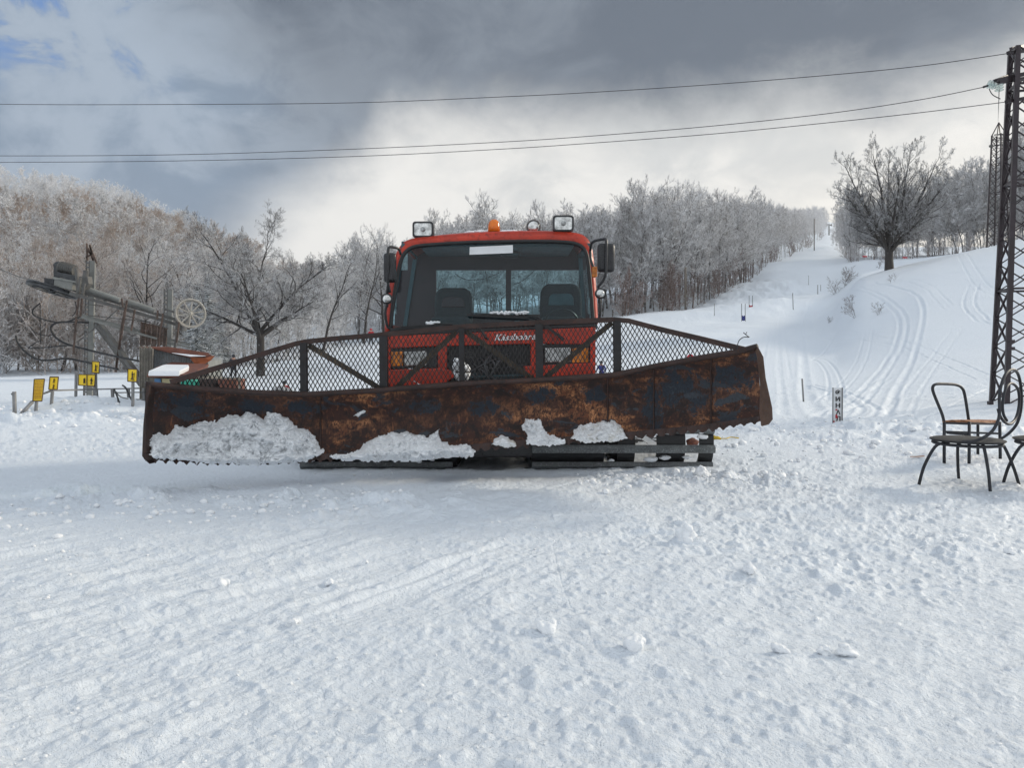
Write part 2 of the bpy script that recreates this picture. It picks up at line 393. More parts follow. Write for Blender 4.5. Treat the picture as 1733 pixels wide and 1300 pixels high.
def m_bark(name, dark, frost, lo=0.15, hi=0.6, noise_lo=0.42, noise_hi=0.62, browns=None):
    t = NT(name); g = t.n('ShaderNodeNewGeometry'); sx = t.n('ShaderNodeSeparateXYZ'); t.l(g.outputs['Normal'], sx.inputs[0])
    c = t.pos(); n = t.noise(c, 0.55, 4, 0.6); n2 = t.noise(c, 3.5, 4, 0.7); n3 = t.noise(c, 0.05, 3, 0.5)
    up = t.mr(sx.outputs[2], lo, hi); sp = t.n('ShaderNodeSeparateXYZ'); t.l(g.outputs['Position'], sp.inputs[0]); alt = t.mr(sp.outputs[2], 34, 50, 0.0, 0.95)
    fr = t.mth('MAXIMUM', t.mth('MULTIPLY', up, 0.95), t.mth('MULTIPLY', t.mr(n2, noise_lo, noise_hi), t.mr(n, 0.3, 0.6, 0.55, 1.0)))
    bare = dark
    if browns:
        west = t.mr(t.mth('ADD', sp.outputs[0], t.mth('MULTIPLY', sp.outputs[1], 0.12)), -32, -8, 1.0, 0.0); bm = t.mth('MULTIPLY', t.mr(n3, 0.45, 0.56), west)
        bare = t.mix(bm, dark, browns)
        fr = t.mth('MULTIPLY', fr, t.mr(bm, 0.0, 1.0, 1.0, 0.35)); fr = t.mth('MAXIMUM', fr, t.mth('MULTIPLY', alt, t.mr(n2, 0.3, 0.5, 0.55, 1.0)))  # more frost high up, also painting in the sunlit brightness of the crest
    return t.set(t.mix(fr, bare, frost), 0.85, 0, None)
M_TRUNK = m_bark('frosted_trunk', (0.085,0.076,0.070), (0.68,0.69,0.71), 0.2, 0.8, 0.50, 0.66)
M_TRUNKD = m_bark('dark_trunk', (0.035,0.030,0.027), (0.58,0.59,0.61), 0.45, 0.9, 0.60, 0.74)
M_BUSHD = m_bark('bare_bush_twigs', (0.085,0.05,0.042), (0.5,0.5,0.52), 0.6, 1.0, 0.62, 0.76)
M_TWIG = m_bark('frosted_twigs', (0.15,0.13,0.12), (0.78,0.78,0.79), -0.15, 0.55, 0.40, 0.54, (0.29,0.19,0.12))
M_TWIGD = m_bark('lightly_frosted_twigs', (0.07,0.061,0.055), (0.66,0.67,0.69), 0.1, 0.8, 0.46, 0.62)
M_BUSH = m_bark('brown_bush_twigs', (0.15,0.09,0.07), (0.66,0.66,0.68), 0.3, 0.9, 0.54, 0.70)
M_FIR = m_bark('snowy_fir_needles', (0.018,0.032,0.026), (0.70,0.73,0.76), 0.25, 0.7, 0.50, 0.60)

# ------------------------------------------------------------------ terrain
KD = np.array([12,20,30,40,60,80,110,150,200,250,320,420,550], float)
COLS = {
 -900:[726,676,650,640,606,548,485,430,365,330,338,400,440],
 0:   [726,676,650,640,612,560,498,445,388,346,352,410,450],
 200: [726,676,650,640,614,570,516,464,414,378,382,430,470],
 340: [726,676,650,640,618,590,548,508,468,438,440,465,500],
 440: [726,676,652,641,615,592,565,535,503,486,488,500,510],
 540: [726,676,650,634,600,582,565,545,522,510,512,520,530],
 620: [726,676,648,624,592,576,560,540,518,505,505,515,530],
 860: [726,676,646,618,588,565,548,525,500,488,488,500,520],
 1060:[726,676,642,612,575,552,532,505,480,465,465,480,500],
 1200:[726,676,640,608,568,545,512,485,458,436,428,430,450],
 1300:[726,676,640,605,565,535,500,465,440,427,414,403,398],
 1380:[726,676,640,603,562,531,497,464,439,423,407,390,374],
 1412:[726,675,637,597,542,515,496,464,437,422,406,389,373],
 1450:[726,673,630,575,472,474,465,450,434,430,426,420,420],
 1500:[726,671,621,552,457,460,455,444,433,428,424,420,420],
 1560:[725,667,608,528,442,446,446,438,433,428,424,420,420],
 1690:[722,660,588,500,408,414,420,424,428,425,420,420,420],
 1733:[720,656,578,490,397,404,412,418,424,422,420,420,420],
 2000:[716,642,545,440,352,352,362,380,395,400,400,400,410],
 2700:[712,636,530,420,330,325,335,350,370,380,380,390,400]}
_us = np.array(sorted(COLS), float); _pz = np.array([COLS[int(u)] for u in _us])
_pz = EYE-(_pz-HY)*KD[None,:]/F
UG = np.arange(-900, 2701, 6.0); LG = np.linspace(math.log(9), math.log(560), 260)
_t1 = np.array([[np.interp(l, np.log(np.r_[9.0, 11.0, KD[0:]]), np.r_[0.0, 0.0, row]) for l in LG] for row in _pz])
def _smooth(a, k, ax):
    w = np.hanning(k+2)[1:-1]; w /= w.sum()
    p = np.pad(a, [(k//2, k//2) if i == ax else (0,0) for i in (0,1)], mode='edge')
    return np.apply_along_axis(lambda r: np.convolve(r, w, 'valid'), ax, p)
TZ = np.array([np.interp(UG, _us, _t1[:,j]) for j in range(len(LG))]).T
TZ = _smooth(_smooth(TZ, 7, 0), 9, 1)
def base_z(X, Y):
    X = np.asarray(X, float); Y = np.asarray(Y, float)
    Yc = np.maximum(Y, 0.5); u = np.clip(CX+F*X/Yc, -899, 2699); l = np.clip(np.log(np.maximum(Yc, 9.001)), LG[0], LG[-1]-1e-6)
    a = (u-UG[0])/6.0; i = np.clip(a.astype(int), 0, len(UG)-2); a = a-i
    b = (l-LG[0])/(LG[1]-LG[0]); j = np.clip(b.astype(int), 0, len(LG)-2); b = b-j
    z = TZ[i,j]*(1-a)*(1-b)+TZ[i+1,j]*a*(1-b)+TZ[i,j+1]*(1-a)*b+TZ[i+1,j+1]*a*b
    return np.where(Y < 9, 0.0, z)
_tab = np.random.default_rng(3).random((512, 512))
def vnoise(x, y, s=0):
    x = x+37.17*s+200; y = y+91.3*s+200
    i = np.floor(x).astype(int); j = np.floor(y).astype(int); fx = x-i; fy = y-j
    fx = fx*fx*(3-2*fx); fy = fy*fy*(3-2*fy); i0 = i % 512; j0 = j % 512; i1 = (i+1) % 512; j1 = (j+1) % 512
    return (_tab[i0,j0]*(1-fx)*(1-fy)+_tab[i1,j0]*fx*(1-fy)+_tab[i0,j1]*(1-fx)*fy+_tab[i1,j1]*fx*fy)-0.5
def fbm(x, y, o=4, s=0):
    r = 0; a = 1
    for k in range(o): r = r+a*vnoise(x*2.03**k, y*2.03**k, s+k); a *= 0.52
    return r
def sstep(a, b, x): t = np.clip((x-a)/(b-a), 0, 1); return t*t*(3-2*t)
def ground_hit(px, py):          # first place where the sight line through a photo point meets the ground
    for D in np.concatenate([np.arange(3, 30, 0.1), np.arange(30, 520, 0.5)]):
        if EYE-(py-HY)*D/F <= float(base_z((px-CX)*D/F, D)): return (px-CX)*D/F, D
    return (px-CX)*520/F, 520
def G(px, D):                    # ground point in a photo column at a distance
    x = (px-CX)*D/F; return Vector((x, D, float(base_z(x, D))))
def GZ(x, y): return float(base_z(x, y))

TRACKS = [   # (photo polyline, half width m, depth m, twin spacing m)
 ([(1378,500),(1362,530),(1356,565),(1360,620),(1364,665),(1385,700),(1440,718)], 0.35, 0.14, 0),
 ([(1375,562),(1450,570),(1530,585),(1600,612),(1670,642)], 0.10, 0.09, 0.55),
 ([(1400,488),(1470,492),(1510,515),(1528,545),(1520,590),(1486,640),(1450,680),(1400,700)], 0.18, 0.12, 0.35),
 ([(1480,478),(1540,492),(1562,520),(1556,570),(1540,620),(1515,665),(1500,705)], 0.22, 0.14, 0.0),
 ([(1623,420),(1640,450),(1668,485),(1725,512),(1790,520)], 0.13, 0.10, 0.6),
 ([(1425,492),(1432,520),(1415,560),(1395,595),(1375,612)], 0.18, 0.13, 0.0),
 ([(1648,482),(1640,515),(1660,540),(1700,552)], 0.15, 0.12, 0.5),
 ([(1370,606),(1398,618),(1412,645),(1414,676)], 0.12, 0.09, 0.4),
 ([(1460,470),(1530,472),(1572,485),(1590,505),(1604,520)], 0.13, 0.08, 0.5),
 ([(1440,486),(1520,496),(1570,508),(1600,525)], 0.10, 0.07, 0),
 ([(1545,535),(1475,585),(1408,622)], 0.10, 0.06, 0), 
 ([(1620,560),(1560,640),(1520,700)], 0.12, 0.06, 0.4), ([(1700,655),(1600,680),(1500,712)], 0.10, 0.06, 0),
 ([(1733,640),(1640,672),(1560,712)], 0.10, 0.06, 0), ([(1500,640),(1450,672),(1415,705)], 0.14, 0.07, 0.3),
 ([(1368,652),(1430,668),(1470,690),(1462,702),(1430,712)], 0.15, 0.10, 0.3),
 ([(1470,560),(1462,600),(1440,640),(1395,680)], 0.12, 0.06, 0.4),
 ([(1310,545),(1306,600),(1300,660),(1290,700)], 0.20, 0.07, 0.8), ([(1330,500),(1322,560),(1326,640)], 0.16, 0.05, 0.5),
 ([(1240,560),(1265,545),(1300,520)], 0.12, 0.05, 0.4), ([(1190,480),(1290,462),(1400,458)], 0.30, 0.10, 0),
 ([(1150,520),(1230,490),(1330,470)], 0.35, 0.14, 0.0), ([(1060,545),(1160,540),(1290,500),(1400,480)], 0.35, 0.10, 1.2),
 ([(1270,450),(1330,442),(1420,440),(1540,440)], 0.5, 0.14, 0),
 ([(0,656),(120,648),(230,640)], 0.22, 0.05, 0), ([(0,669),(100,660),(240,648)], 0.22, 0.06, 0),
 ([(0,684),(60,680),(140,676)], 0.2, 0.04, 0),
 ([(935,925),(950,990),(972,1048)], 0.012, 0.012, 0), ([(990,1075),(1010,1110)], 0.010, 0.012, 0), ([(1040,1165),(1075,1215),(1120,1290)], 0.012, 0.014, 0),
 ([(0,790),(120,782),(260,790)], 0.04, 0.010, 0.25)]

def detail_z(X, Y):
    z = np.zeros_like(X); R = np.hypot(X, Y)
    near = 1-sstep(22, 40, R)
    u = CX+F*X/np.maximum(Y, 0.3)
    lowf = fbm(X*0.45, Y*0.45, 3, 1)*0.05
    calm = 1-0.75*np.exp(-(((X+3.2)/3.0)**2+((Y-7.6)/1.2)**2))          # smooth run-up on the left, in front of the blade
    rough = 0.55+0.55*sstep(-0.15, 0.35, fbm(X*0.5+3, Y*0.5, 3, 5)) + -0.22*sstep(0, 2.2, X)
    l1 = np.maximum(fbm(X*2.6, Y*2.6, 4, 9), -0.12)*0.048
    l2 = np.maximum(fbm(X*8.0, Y*8.0, 3, 14)-0.02, 0)*0.050
    l3 = np.maximum(fbm(X*22.0, Y*22.0, 2, 19)-0.04, 0)*0.040
    # ski scrapes: long shallow ridges
    ca, sa = math.cos(math.radians(57)), math.sin(math.radians(57))
    a = X*ca+Y*sa; b = -X*sa+Y*ca
    sw = fbm(a*0.7, b*9.0, 3, 23)*0.026 + fbm(a*2.0, b*26.0, 3, 27)*0.010
    gm = sstep(-0.05, 0.25, fbm(a*0.35, b*0.8, 3, 31)+0.22-0.16*np.clip(X+1.5, -2, 4))*(1-sstep(7.0, 9.0, Y))*(1-sstep(-1.6, -0.2, X-0.12*Y))
    cord = (np.abs(np.sin(math.pi*b/0.045+2.2*fbm(a*0.3, b*0.6, 2, 37)))-0.6)*0.0045*gm
    near2 = 1-sstep(9, 16, R)
    scr = 0.18+0.82*(1-sstep(-1.0, 1.6, X-0.25*Y+0.9)); sw = sw*scr*(0.4+1.2*sstep(-0.2, 0.3, fbm(X*0.8, Y*0.8, 3, 29)))
    z += near*(lowf*0.8+(l1*(1-0.35*gm)+l2*(1-0.6*gm))*rough*calm+sw*calm*0.8)+near2*calm*(l3*rough*(1-0.6*gm)+cord)
    # rough band thrown up behind the chairs on the right and at the foot of the hill
    bd = np.exp(-((Y-11.6)/1.7)**2)*sstep(3.0, 4.3, X)
    z += bd*np.maximum(fbm(X*2.3, Y*2.3, 4, 41)+0.05, 0)*0.19
    bd = np.exp(-((Y-5.75+0.18*X)/0.42)**2)*(1-sstep(-1.0, 0.2, X))*sstep(-4.6, -3.4, X)
    z += bd*np.maximum(fbm(X*5.0, Y*5.0, 4, 43)+0.05, 0)*0.16
    bd = np.exp(-((Y-7.1)/0.35)**2)*sstep(0.7, 1.3, X)*(1-sstep(2.3, 3.2, X))
    z += bd*np.maximum(fbm(X*6.0, Y*6.0, 4, 45)+0.12, 0)*0.13
    # bank round the lift post
    c = P(150, 700, 15.6)
    g = np.exp(-(((X-c.x)/1.7)**2+((Y-15.8)/1.0)**2))
    z += g*(0.30+0.22*fbm(X*1.8, Y*1.8, 4, 47))
    g = np.exp(-(((X-X_(60,13.5))/1.6)**2+((Y-13.4)/0.5)**2)); z += g*(0.10+0.2*np.maximum(fbm(X*3, Y*3, 4, 48), -0.1))
    # broad undulation far off
    far = sstep(30, 60, R)
    z += far*(fbm(X*0.06, Y*0.06, 3, 51)*0.9+fbm(X*0.35, Y*0.35, 4, 52)*0.12)*(1-0.55*np.exp(-((u-1560)/160)**2))
    pz = sstep(1130, 1200, u)*(1-sstep(1330, 1400, u))*np.exp(-((R-125)/28)**2)
    z += pz*fbm(X*0.5, Y*0.22, 4, 57)*0.75
    return z

def track_z(X, Y, z):
    for pl, hw, dep, tw in TRACKS:
        pts = []
        for a, b in zip(pl[:-1], pl[1:]):
            n = max(2, int(math.hypot(a[0]-b[0], a[1]-b[1])/14))
            for k in range(n): pts.append((a[0]+(b[0]-a[0])*k/n, a[1]+(b[1]-a[1])*k/n))
        pts.append(pl[-1])
        sm = catmull([Vector((p[0], p[1], 0)) for p in pl], 6)
        w = [Vector(ground_hit(p.x, p.y)) for p in sm]
        W = np.array([[p.x, p.y] for p in w])
        for off in ((0,) if not tw else (-tw/2, tw/2)):
            T = np.gradient(W, axis=0); T /= np.maximum(np.linalg.norm(T, axis=1), 1e-6)[:,None]
            Q = W+np.stack([-T[:,1], T[:,0]], 1)*off
            m = (X > Q[:,0].min()-4*hw) & (X < Q[:,0].max()+4*hw) & (Y > Q[:,1].min()-4*hw) & (Y < Q[:,1].max()+4*hw)
            if not m.any(): continue
            x, y = X[m], Y[m]; best = np.full(x.shape, 1e9)
            for a, b in zip(Q[:-1], Q[1:]):
                ab = b-a; L2 = max(ab@ab, 1e-9); t = np.clip(((x-a[0])*ab[0]+(y-a[1])*ab[1])/L2, 0, 1)
                best = np.minimum(best, np.hypot(x-a[0]-t*ab[0], y-a[1]-t*ab[1]))
            nz = 1+1.2*fbm(x*1.7/max(hw*4, .3), y*1.7/max(hw*4, .3), 3, 61)
            q = best/(hw*0.42)
            z[m] += 0.21*dep*nz*(-np.exp(-q**2)+0.55*np.exp(-((q-1.7)/0.6)**2))
    return z

def build_ground():
    th = np.concatenate([np.linspace(-180, -60, 50, endpoint=False), np.linspace(-60, -38, 60, endpoint=False),
                         np.linspace(-38, 38, 980, endpoint=False), np.linspace(38, 60, 60, endpoint=False), np.linspace(60, 180, 50, endpoint=False)])
    th = np.radians(th)
    ys = np.arange(1500, 640, -1.55); r1 = EYE*F/(ys-HY)
    r1 = r1[r1 < 11.5]
    r = np.concatenate([[0.15, 0.5, 1.0, 1.3], r1, np.exp(np.linspace(math.log(r1[-1]*1.005), math.log(66), 300)), np.exp(np.linspace(math.log(66.8), math.log(700), 210))])
    A, R = np.meshgrid(th, r); A = A.ravel(); R = R.ravel()
    k = 1/np.clip(np.cos(A), 0.6, 1)             # rings are straight in front, round behind
    X = R*np.sin(A)*k; Y = R*np.cos(A)*k
    z = base_z(X, Y)+detail_z(X, Y); z = track_z(X, Y, z)
    nr, na = len(r), len(th)
    co = np.stack([X, Y, z], 1); co = np.vstack([co, [[0, 0, 0]]])
    i = np.arange(nr-1)[:,None]*na; j = np.arange(na)[None,:]; jn = (j+1) % na
    q = np.stack([i+j, i+jn, i+na+jn, i+na+j], -1).reshape(-1, 4)[:, ::-1]
    tri = np.stack([np.full(na, nr*na), (np.arange(na)+1) % na, np.arange(na)], 1)[:, ::-1]
    me = bpy.data.meshes.new('snow_ground'); me.vertices.add(len(co)); me.vertices.foreach_set('co', co.ravel())
    loops = np.concatenate([q.ravel(), tri.ravel()]); me.loops.add(len(loops)); me.loops.foreach_set('vertex_index', loops)
    tot = np.concatenate([np.full(len(q), 4), np.full(len(tri), 3)]); st = np.concatenate([[0], np.cumsum(tot)[:-1]])
    me.polygons.add(len(tot)); me.polygons.foreach_set('loop_start', st); me.polygons.foreach_set('loop_total', tot)
    me.polygons.foreach_set('use_smooth', [True]*len(tot)); me.update(calc_edges=True); me.validate()
    o = link('snow_ground', me, M_SNOW); o['kind'] = 'structure'
    return o
build_ground()
def zfull(x, y):
    x = np.array([x], float); y = np.array([y], float); return float((base_z(x, y)+detail_z(x, y))[0])

# loose crumbs of snow: uncountable
def build_crumbs():
    v, f = ICO[1]; f = np.array(f); V = []; Fs = []; nb = 0
    spec = []
    for _ in range(1500):                # everywhere in front, smaller with nearness
        D = 2.0+(rng.random()**1.3)*10; x = (rng.uniform(-40, 1780)-CX)*D/F
        if vnoise(np.array([x*1.3]), np.array([D*1.3]), 71)[0] < -0.02+0.18*rng.random(): continue
        spec.append((x, D, 0.003+0.010*rng.random()**3*min(1.6, D/4)))
    for _ in range(330):                 # rows thrown up by the blade
        x = rng.uniform(-4.6, -0.9); y = 5.75-0.18*x*0+rng.normal()*0.25+0.18*(-x-2.5)*-1; spec.append((x, y, 0.006+0.030*rng.random()**2.5))
    for _ in range(260):
        spec.append((rng.uniform(0.6, 2.8), 7.0+rng.normal()*0.22, 0.008+0.032*rng.random()**2.5))
    for _ in range(420):
        spec.append((rng.uniform(2.6, 9), 10.8+rng.normal()*1.6, 0.01+0.045*rng.random()**2.5))
    for _ in range(200):
        spec.append((rng.uniform(-10.5, -6.5), 14.2+rng.normal()*1.1, 0.01+0.06*rng.random()**2.5))
    A = np.array(spec); Z = base_z(A[:,0], A[:,1])+detail_z(A[:,0], A[:,1])
    for (x, y, s), z in zip(A, Z):
        k = rng.normal(size=(3,3)); d = 1+0.35*np.mean(np.sin(v@k.T*2), axis=1)
        vv = v*d[:,None]*np.array([rng.uniform(.7,1.4), rng.uniform(.7,1.4), rng.uniform(.55,.95)])*s+np.array([x, y, z+s*0.25])
        V.append(vv); Fs.append(f+nb); nb += len(v)
    mb = MB(); mb.v = [tuple(p) for p in np.vstack(V)]; mb.f = [tuple(t) for t in np.vstack(Fs)]; mb.nv = len(mb.v)
    o = part('snow_crumbs', mb, M_LUMP, smooth=True, flip=False)
    setp(o, 'small white crumbs and clods of snow strewn over the trampled ground', 'snow', kind='stuff')
build_crumbs()
CH = [(925,1076,30,'rounded snow chunk alone in the lower middle of the trampled snow'),
      (378,997,26,'snowball sized lump in the left foreground beside scraped ski lines'),
      (1163,910,32,'pointed snow chunk in the middle distance right of centre'),
      (1187,803,24,'round snowball just in front of the right track of the snow groomer'),
      (1268,968,20,'snow lump in a small heap below and right of the pointed chunk'),
      (1432,1172,30,'soft snow lump low in the right foreground'),
      (1322,1222,24,'lowest flat snow lump near the bottom edge, right of centre'),
      (1395,1130,22,'small snow clod above the soft lump in the right foreground'),
      (495,1066,18,'small snow clod in the left foreground below the snowball'),
      (556,984,18,'small snow clod right of the snowball in the left foreground'),
      (617,951,12,'tiny white snow clod left of centre in the foreground'),
      (1028,934,10,'tiny snow clod left of the pointed snow chunk'),
      (1708,932,16,'small snow clod near the right edge below the chairs'),
      (207,852,16,'snow clod on the thin ridge left of the blade'),
      (1080,1182,34,'broad low snow lump in the lower middle')]
for i, (px, py, w, lab) in enumerate(CH):
    x, D = ground_hit(px, py+w*0.3); r = w*0.5*D/F
    mb = MB(); mb.lump((x, D, zfull(x, D)+r*0.45), r, 100+i, (1.0, 0.9, 0.8 if 'pointed' not in lab else 1.0), 0.42, 4)
    o = part('snow_chunk', mb, M_LUMP, loc=(x, D, zfull(x, D)), smooth=True, flip=False)
    tx = bpy.data.textures.new('chunk_grain', 'CLOUDS'); tx.noise_scale = r*0.7; tx.noise_depth = 4
    dm = o.modifiers.new('grain', 'DISPLACE'); dm.texture = tx; dm.strength = r*0.75; dm.texture_coords = 'GLOBAL'
    setp(o, lab, 'snow chunk', 'larger lumps of snow lying on the ground')

# ------------------------------------------------------------------ trees
def tubes_np(S, n):
    """S: array of segments (p0 3, p1 3, r0, r1) -> verts, quads"""
    S = np.asarray(S); p0 = S[:,0:3]; p1 = S[:,3:6]; r0 = S[:,6]; r1 = S[:,7]
    d = p1-p0; d /= np.maximum(np.linalg.norm(d, axis=1), 1e-9)[:,None]
    h = np.where(np.abs(d[:,2:3]) > 0.9, np.array([[1.,0,0]]), np.array([[0,0,1.]]))
    u = np.cross(d, h); u /= np.linalg.norm(u, axis=1)[:,None]; w = np.cross(d, u)
    V = []
    for p, r in ((p0, r0), (p1, r1)):
        for k in range(n):
            a = 2*math.pi*k/n+0.5; V.append(p+(u*math.cos(a)+w*math.sin(a))*r[:,None])
    V = np.stack(V, 1); m = len(S); b = (np.arange(m)*2*n)[:,None]
    Q = [np.concatenate([b+k, b+(k+1) % n, b+n+(k+1) % n, b+n+k], 1) for k in range(n)]
    return V.reshape(-1, 3), np.stack(Q, 1).reshape(-1, 4)
def np_mesh(name, V, Q, smooth=True):
    me = bpy.data.meshes.new(name); V = np.asarray(V, float); Q = np.asarray(Q)
    me.vertices.add(len(V)); me.vertices.foreach_set('co', V.ravel()); me.loops.add(Q.size); me.loops.foreach_set('vertex_index', Q.ravel())
    me.polygons.add(len(Q)); me.polygons.foreach_set('loop_start', np.arange(len(Q))*Q.shape[1]); me.polygons.foreach_set('loop_total', np.full(len(Q), Q.shape[1]))
    if smooth: me.polygons.foreach_set('use_smooth', [True]*len(Q))
    me.update(calc_edges=True); return me
def grow(seed, H, lev, trunk_frac=1.0, r0=0.16, fork=None, start=0.3, up=0.25, limb_len=0.45, limb_ang=55, twig_r=0.012, wob=0.12, shape=None, rk=0.55):
    """lev: list of (children per branch, length ratio, segments, angle). Returns wood, twigs segment arrays."""
    rs = random.Random(seed); wood = []; twig = []
    def branch(p, d, L, r, k):
        nseg = lev[k][2] if k < len(lev) else 2
        pts = [p]; dirs = [d]
        for i in range(nseg):
            w = wob*(0.6 if k == 0 else 1.6)
            d = (d+Vector((rs.gauss(0,w), rs.gauss(0,w), rs.gauss(0,w)*0.7+up*(0.06 if k == 0 else 0.22)))).normalized()
            p = p+d*(L/nseg); pts.append(p); dirs.append(d)
        last = (k >= len(lev)-1)
        for i in range(nseg):
            a = r*(1-0.75*i/nseg) if k else r*(1-0.85*(i/nseg)**0.9); b = r*(1-0.75*(i+1)/nseg) if k else r*(1-0.85*((i+1)/nseg)**0.9)
            a = max(a, twig_r*0.7); b = max(b, twig_r*0.55)
            (wood if k <= 1 else twig).append((*pts[i], *pts[i+1], a, b))
        if last: return
        n, ratio, _, ang = lev[k+1][0], lev[k+1][1], 0, lev[k+1][3]
        s0 = start if k == 0 else 0.2
        for i in range(n):
            t = s0+(1-s0)*(i+rs.random())/n; t = min(t, 0.999)
            f = t*nseg; j = min(int(f), nseg-1); q = pts[j].lerp(pts[j+1], f-j); dd = dirs[j+1]
            an = math.radians(ang*rs.uniform(0.65, 1.25)*(1.0 if k else (1.25-0.65*t)))
            az = rs.uniform(0, 6.283)+i*2.4
            e = dd.orthogonal().normalized(); e2 = dd.cross(e)
            nd = (dd*math.cos(an)+(e*math.cos(az)+e2*math.sin(az))*math.sin(an)).normalized()
            sh = (shape(t) if (shape and k == 0) else (1.0-0.5*t))
            branch(q, nd, L*ratio*sh*rs.uniform(0.75, 1.2), max(r*(1-0.75*t)*rk, twig_r*0.8), k+1)
    base = Vector((0,0,-0.4))
    if fork:
        tl = H*fork[0]; wood.append((0,0,-0.4, 0.02*H*0.1,0,tl*0.5, r0*1.25, r0*1.0)); wood.append((0.02*H*0.1,0,tl*0.5, 0,0,tl, r0, r0*0.95))
        for i in range(fork[1]):
            a = 2.4*i+rs.uniform(-.2,.2); tilt = math.radians(fork[2]*1.2*math.sqrt((i+0.2)/fork[1])*rs.uniform(0.92, 1.08))
            branch(Vector((0,0,tl*rs.uniform(0.72,1.0))), Vector((math.cos(a)*math.sin(tilt), math.sin(a)*math.sin(tilt), math.cos(tilt))), (H-tl)*rs.uniform(0.85,1.02)*(1.02-0.38*(tilt/math.radians(fork[2]*1.25))**2), r0*0.5, 0)
    else: branch(base, Vector((rs.gauss(0,.03), rs.gauss(0,.03), 1)).normalized(), H+0.4, r0, 0)
    return np.array(wood), np.array(twig)
def tree_meshes(name, segs, nw=6, nt=3):
    wood, twig = segs
    a = np_mesh(name+'_trunk', *tubes_np(wood, nw)); b = np_mesh(name+'_crown', *tubes_np(twig, nt)); return a, b
def forest_shape(t): return 1.15-0.85*t if t > 0.45 else 0.9*(t/0.45)**0.5
def dome_shape(t): return math.sqrt(max(0.02, 1-(t-0.35)**2*1.9))
# forest kinds (10 m tall prototypes, scaled when set out)
TALL = [grow(10+i, 14, [(0,1,8,0),(34,0.24,4,40),(8,0.45,3,45),(8,0.55,2,45)], r0=0.11, start=0.22, up=0.42, shape=lambda t: 1.25-0.55*t, twig_r=0.026) for i in range(4)]
WIDE = [grow(30+i, 12, [(0,1,7,0),(34,0.38,5,58),(9,0.42,3,50),(8,0.5,2,48)], r0=0.13, start=0.2, up=0.25, shape=dome_shape, twig_r=0.026, rk=0.45) for i in range(4)]
LOWT = [grow(50+i, 13, [(0,1,5,0),(22,0.34,3,50),(8,0.5,2,50),(7,0.55,1,48)], r0=0.13, start=0.2, up=0.3, shape=dome_shape, twig_r=0.045, rk=0.45) for i in range(5)]
SHRB = [grow(70+i, 2.2, [(0,1,3,0),(12,0.6,3,45),(7,0.5,2,42),(4,0.5,1,45)], r0=0.03, start=0.05, up=0.35, twig_r=0.013) for i in range(3)]
def mk(name, segs): return tree_meshes(name, segs)
PT = [mk('tall_tree', s) for s in TALL]; PW = [mk('broad_tree', s) for s in WIDE]; PS = [mk('shrub', s) for s in SHRB]
def add_tree(name, meshes, loc, s, label, cat, group=None, rz=None, mt=None, mc=None, sxy=1.0, lean=0.0):
    o = thing(name, label, cat, loc, group, rotz=rng.uniform(0, 6.28) if rz is None else rz)
    o.scale = (s*sxy, s*sxy, s); o.rotation_euler[0] = lean
    for nm, me, m in (('trunk', meshes[0], mt or M_TRUNK), ('crown', meshes[1], mc or M_TWIG)):
        if not me.materials: me.materials.append(m)
        c = bpy.data.objects.new(nm, me); COL.objects.link(c); c.parent = o
        if me.materials[0] != m: c.material_slots[0].link = 'OBJECT'; c.material_slots[0].material = m
    return o

def edge_D(u):       # distance of the forest edge in each photo column
    return np.interp(u, [-300,0,250,330,500,600,640,860,1060,1160,1200,1250,1300,1340,1370,1392, 1418,1440,1560,1733,2100],
                        [47,47,49,52,60,84,92,104,101,106,112,130,172,215,262,330, 240,162,158,150,140])
def far_D(u): return np.interp(u, [-300,0,200,350,600,800,1100,1392,1440,2100], [262,262,258,250,190,165,150,430,200,190])
pts = []
used = []
def try_pt(u, D, gap):
    x = (u-CX)*D/F
    for a, b in used:
        if abs(a-x) < gap and abs(b-D) < gap and math.hypot(a-x, b-D) < gap: return None
    used.append((x, D)); return x
for _ in range(9000):
    u = rng.uniform(-170, 1900)
    if 1394 < u < 1420: continue
    e, f = float(edge_D(u)), float(far_D(u))
    if f < e+5: f = e+60
    D = e+(f-e)*rng.random()**(1.0 if u < 560 else 1.5)
    left = u < 600
    gap = 2.6+0.012*D if left else 2.3+0.006*D
    x = try_pt(u, D, gap)
    if x is None: continue
    pts.append((u, D, x))
pts.sort(key=lambda t: t[1])
print('tree points', len(pts))
def region(u): return 'left' if u < 600 else ('mid' if u < 1000 else ('slope' if u < 1400 else 'right'))
def tree_h(u, D):
    if u < 600: return rng.uniform(9.5, 13.5)*(0.8 if u > 440 else 1) if D > 120 else rng.uniform(5.8, 8.6)*(0.85 if u > 440 else 1)
    if u < 1000: return rng.uniform(11, 15)*np.interp(u, [600, 680, 780, 960, 1000], [0.80, 0.72, 1.02, 1.0, 1.15])
    if u < 1400: return rng.uniform(11.0, 14.2)*np.interp(u, [1000, 1060, 1100, 1160, 1250, 1400], [1.05, 1.15, 1.28, 1.15, 1.08, 0.85])
    return rng.uniform(12, 17)*np.interp(u, [1420, 1600, 1690, 1760], [0.8, 1.0, 1.25, 1.5])
cnt = {'left': 0, 'mid': 0, 'slope': 0, 'right': 0}; quota = {'left': 120, 'mid': 40, 'slope': 80, 'right': 40}
LABT = {'left': 'bare frosted beech in the wood on the left hillside behind the ski lift',
        'mid': 'bare frosted tree of the wood rising behind the cab of the snow groomer',
        'slope': 'tall slim hoar frosted tree in the wood along the left side of the ski run',
        'right': 'pale frosted tree in the wood behind the hill on the right'}
GRPT = {'left': 'trees of the wood on the left hillside', 'mid': 'trees of the wood behind the groomer cab', 'slope': 'trees lining the left side of the ski run', 'right': 'trees of the wood behind the right hill'}
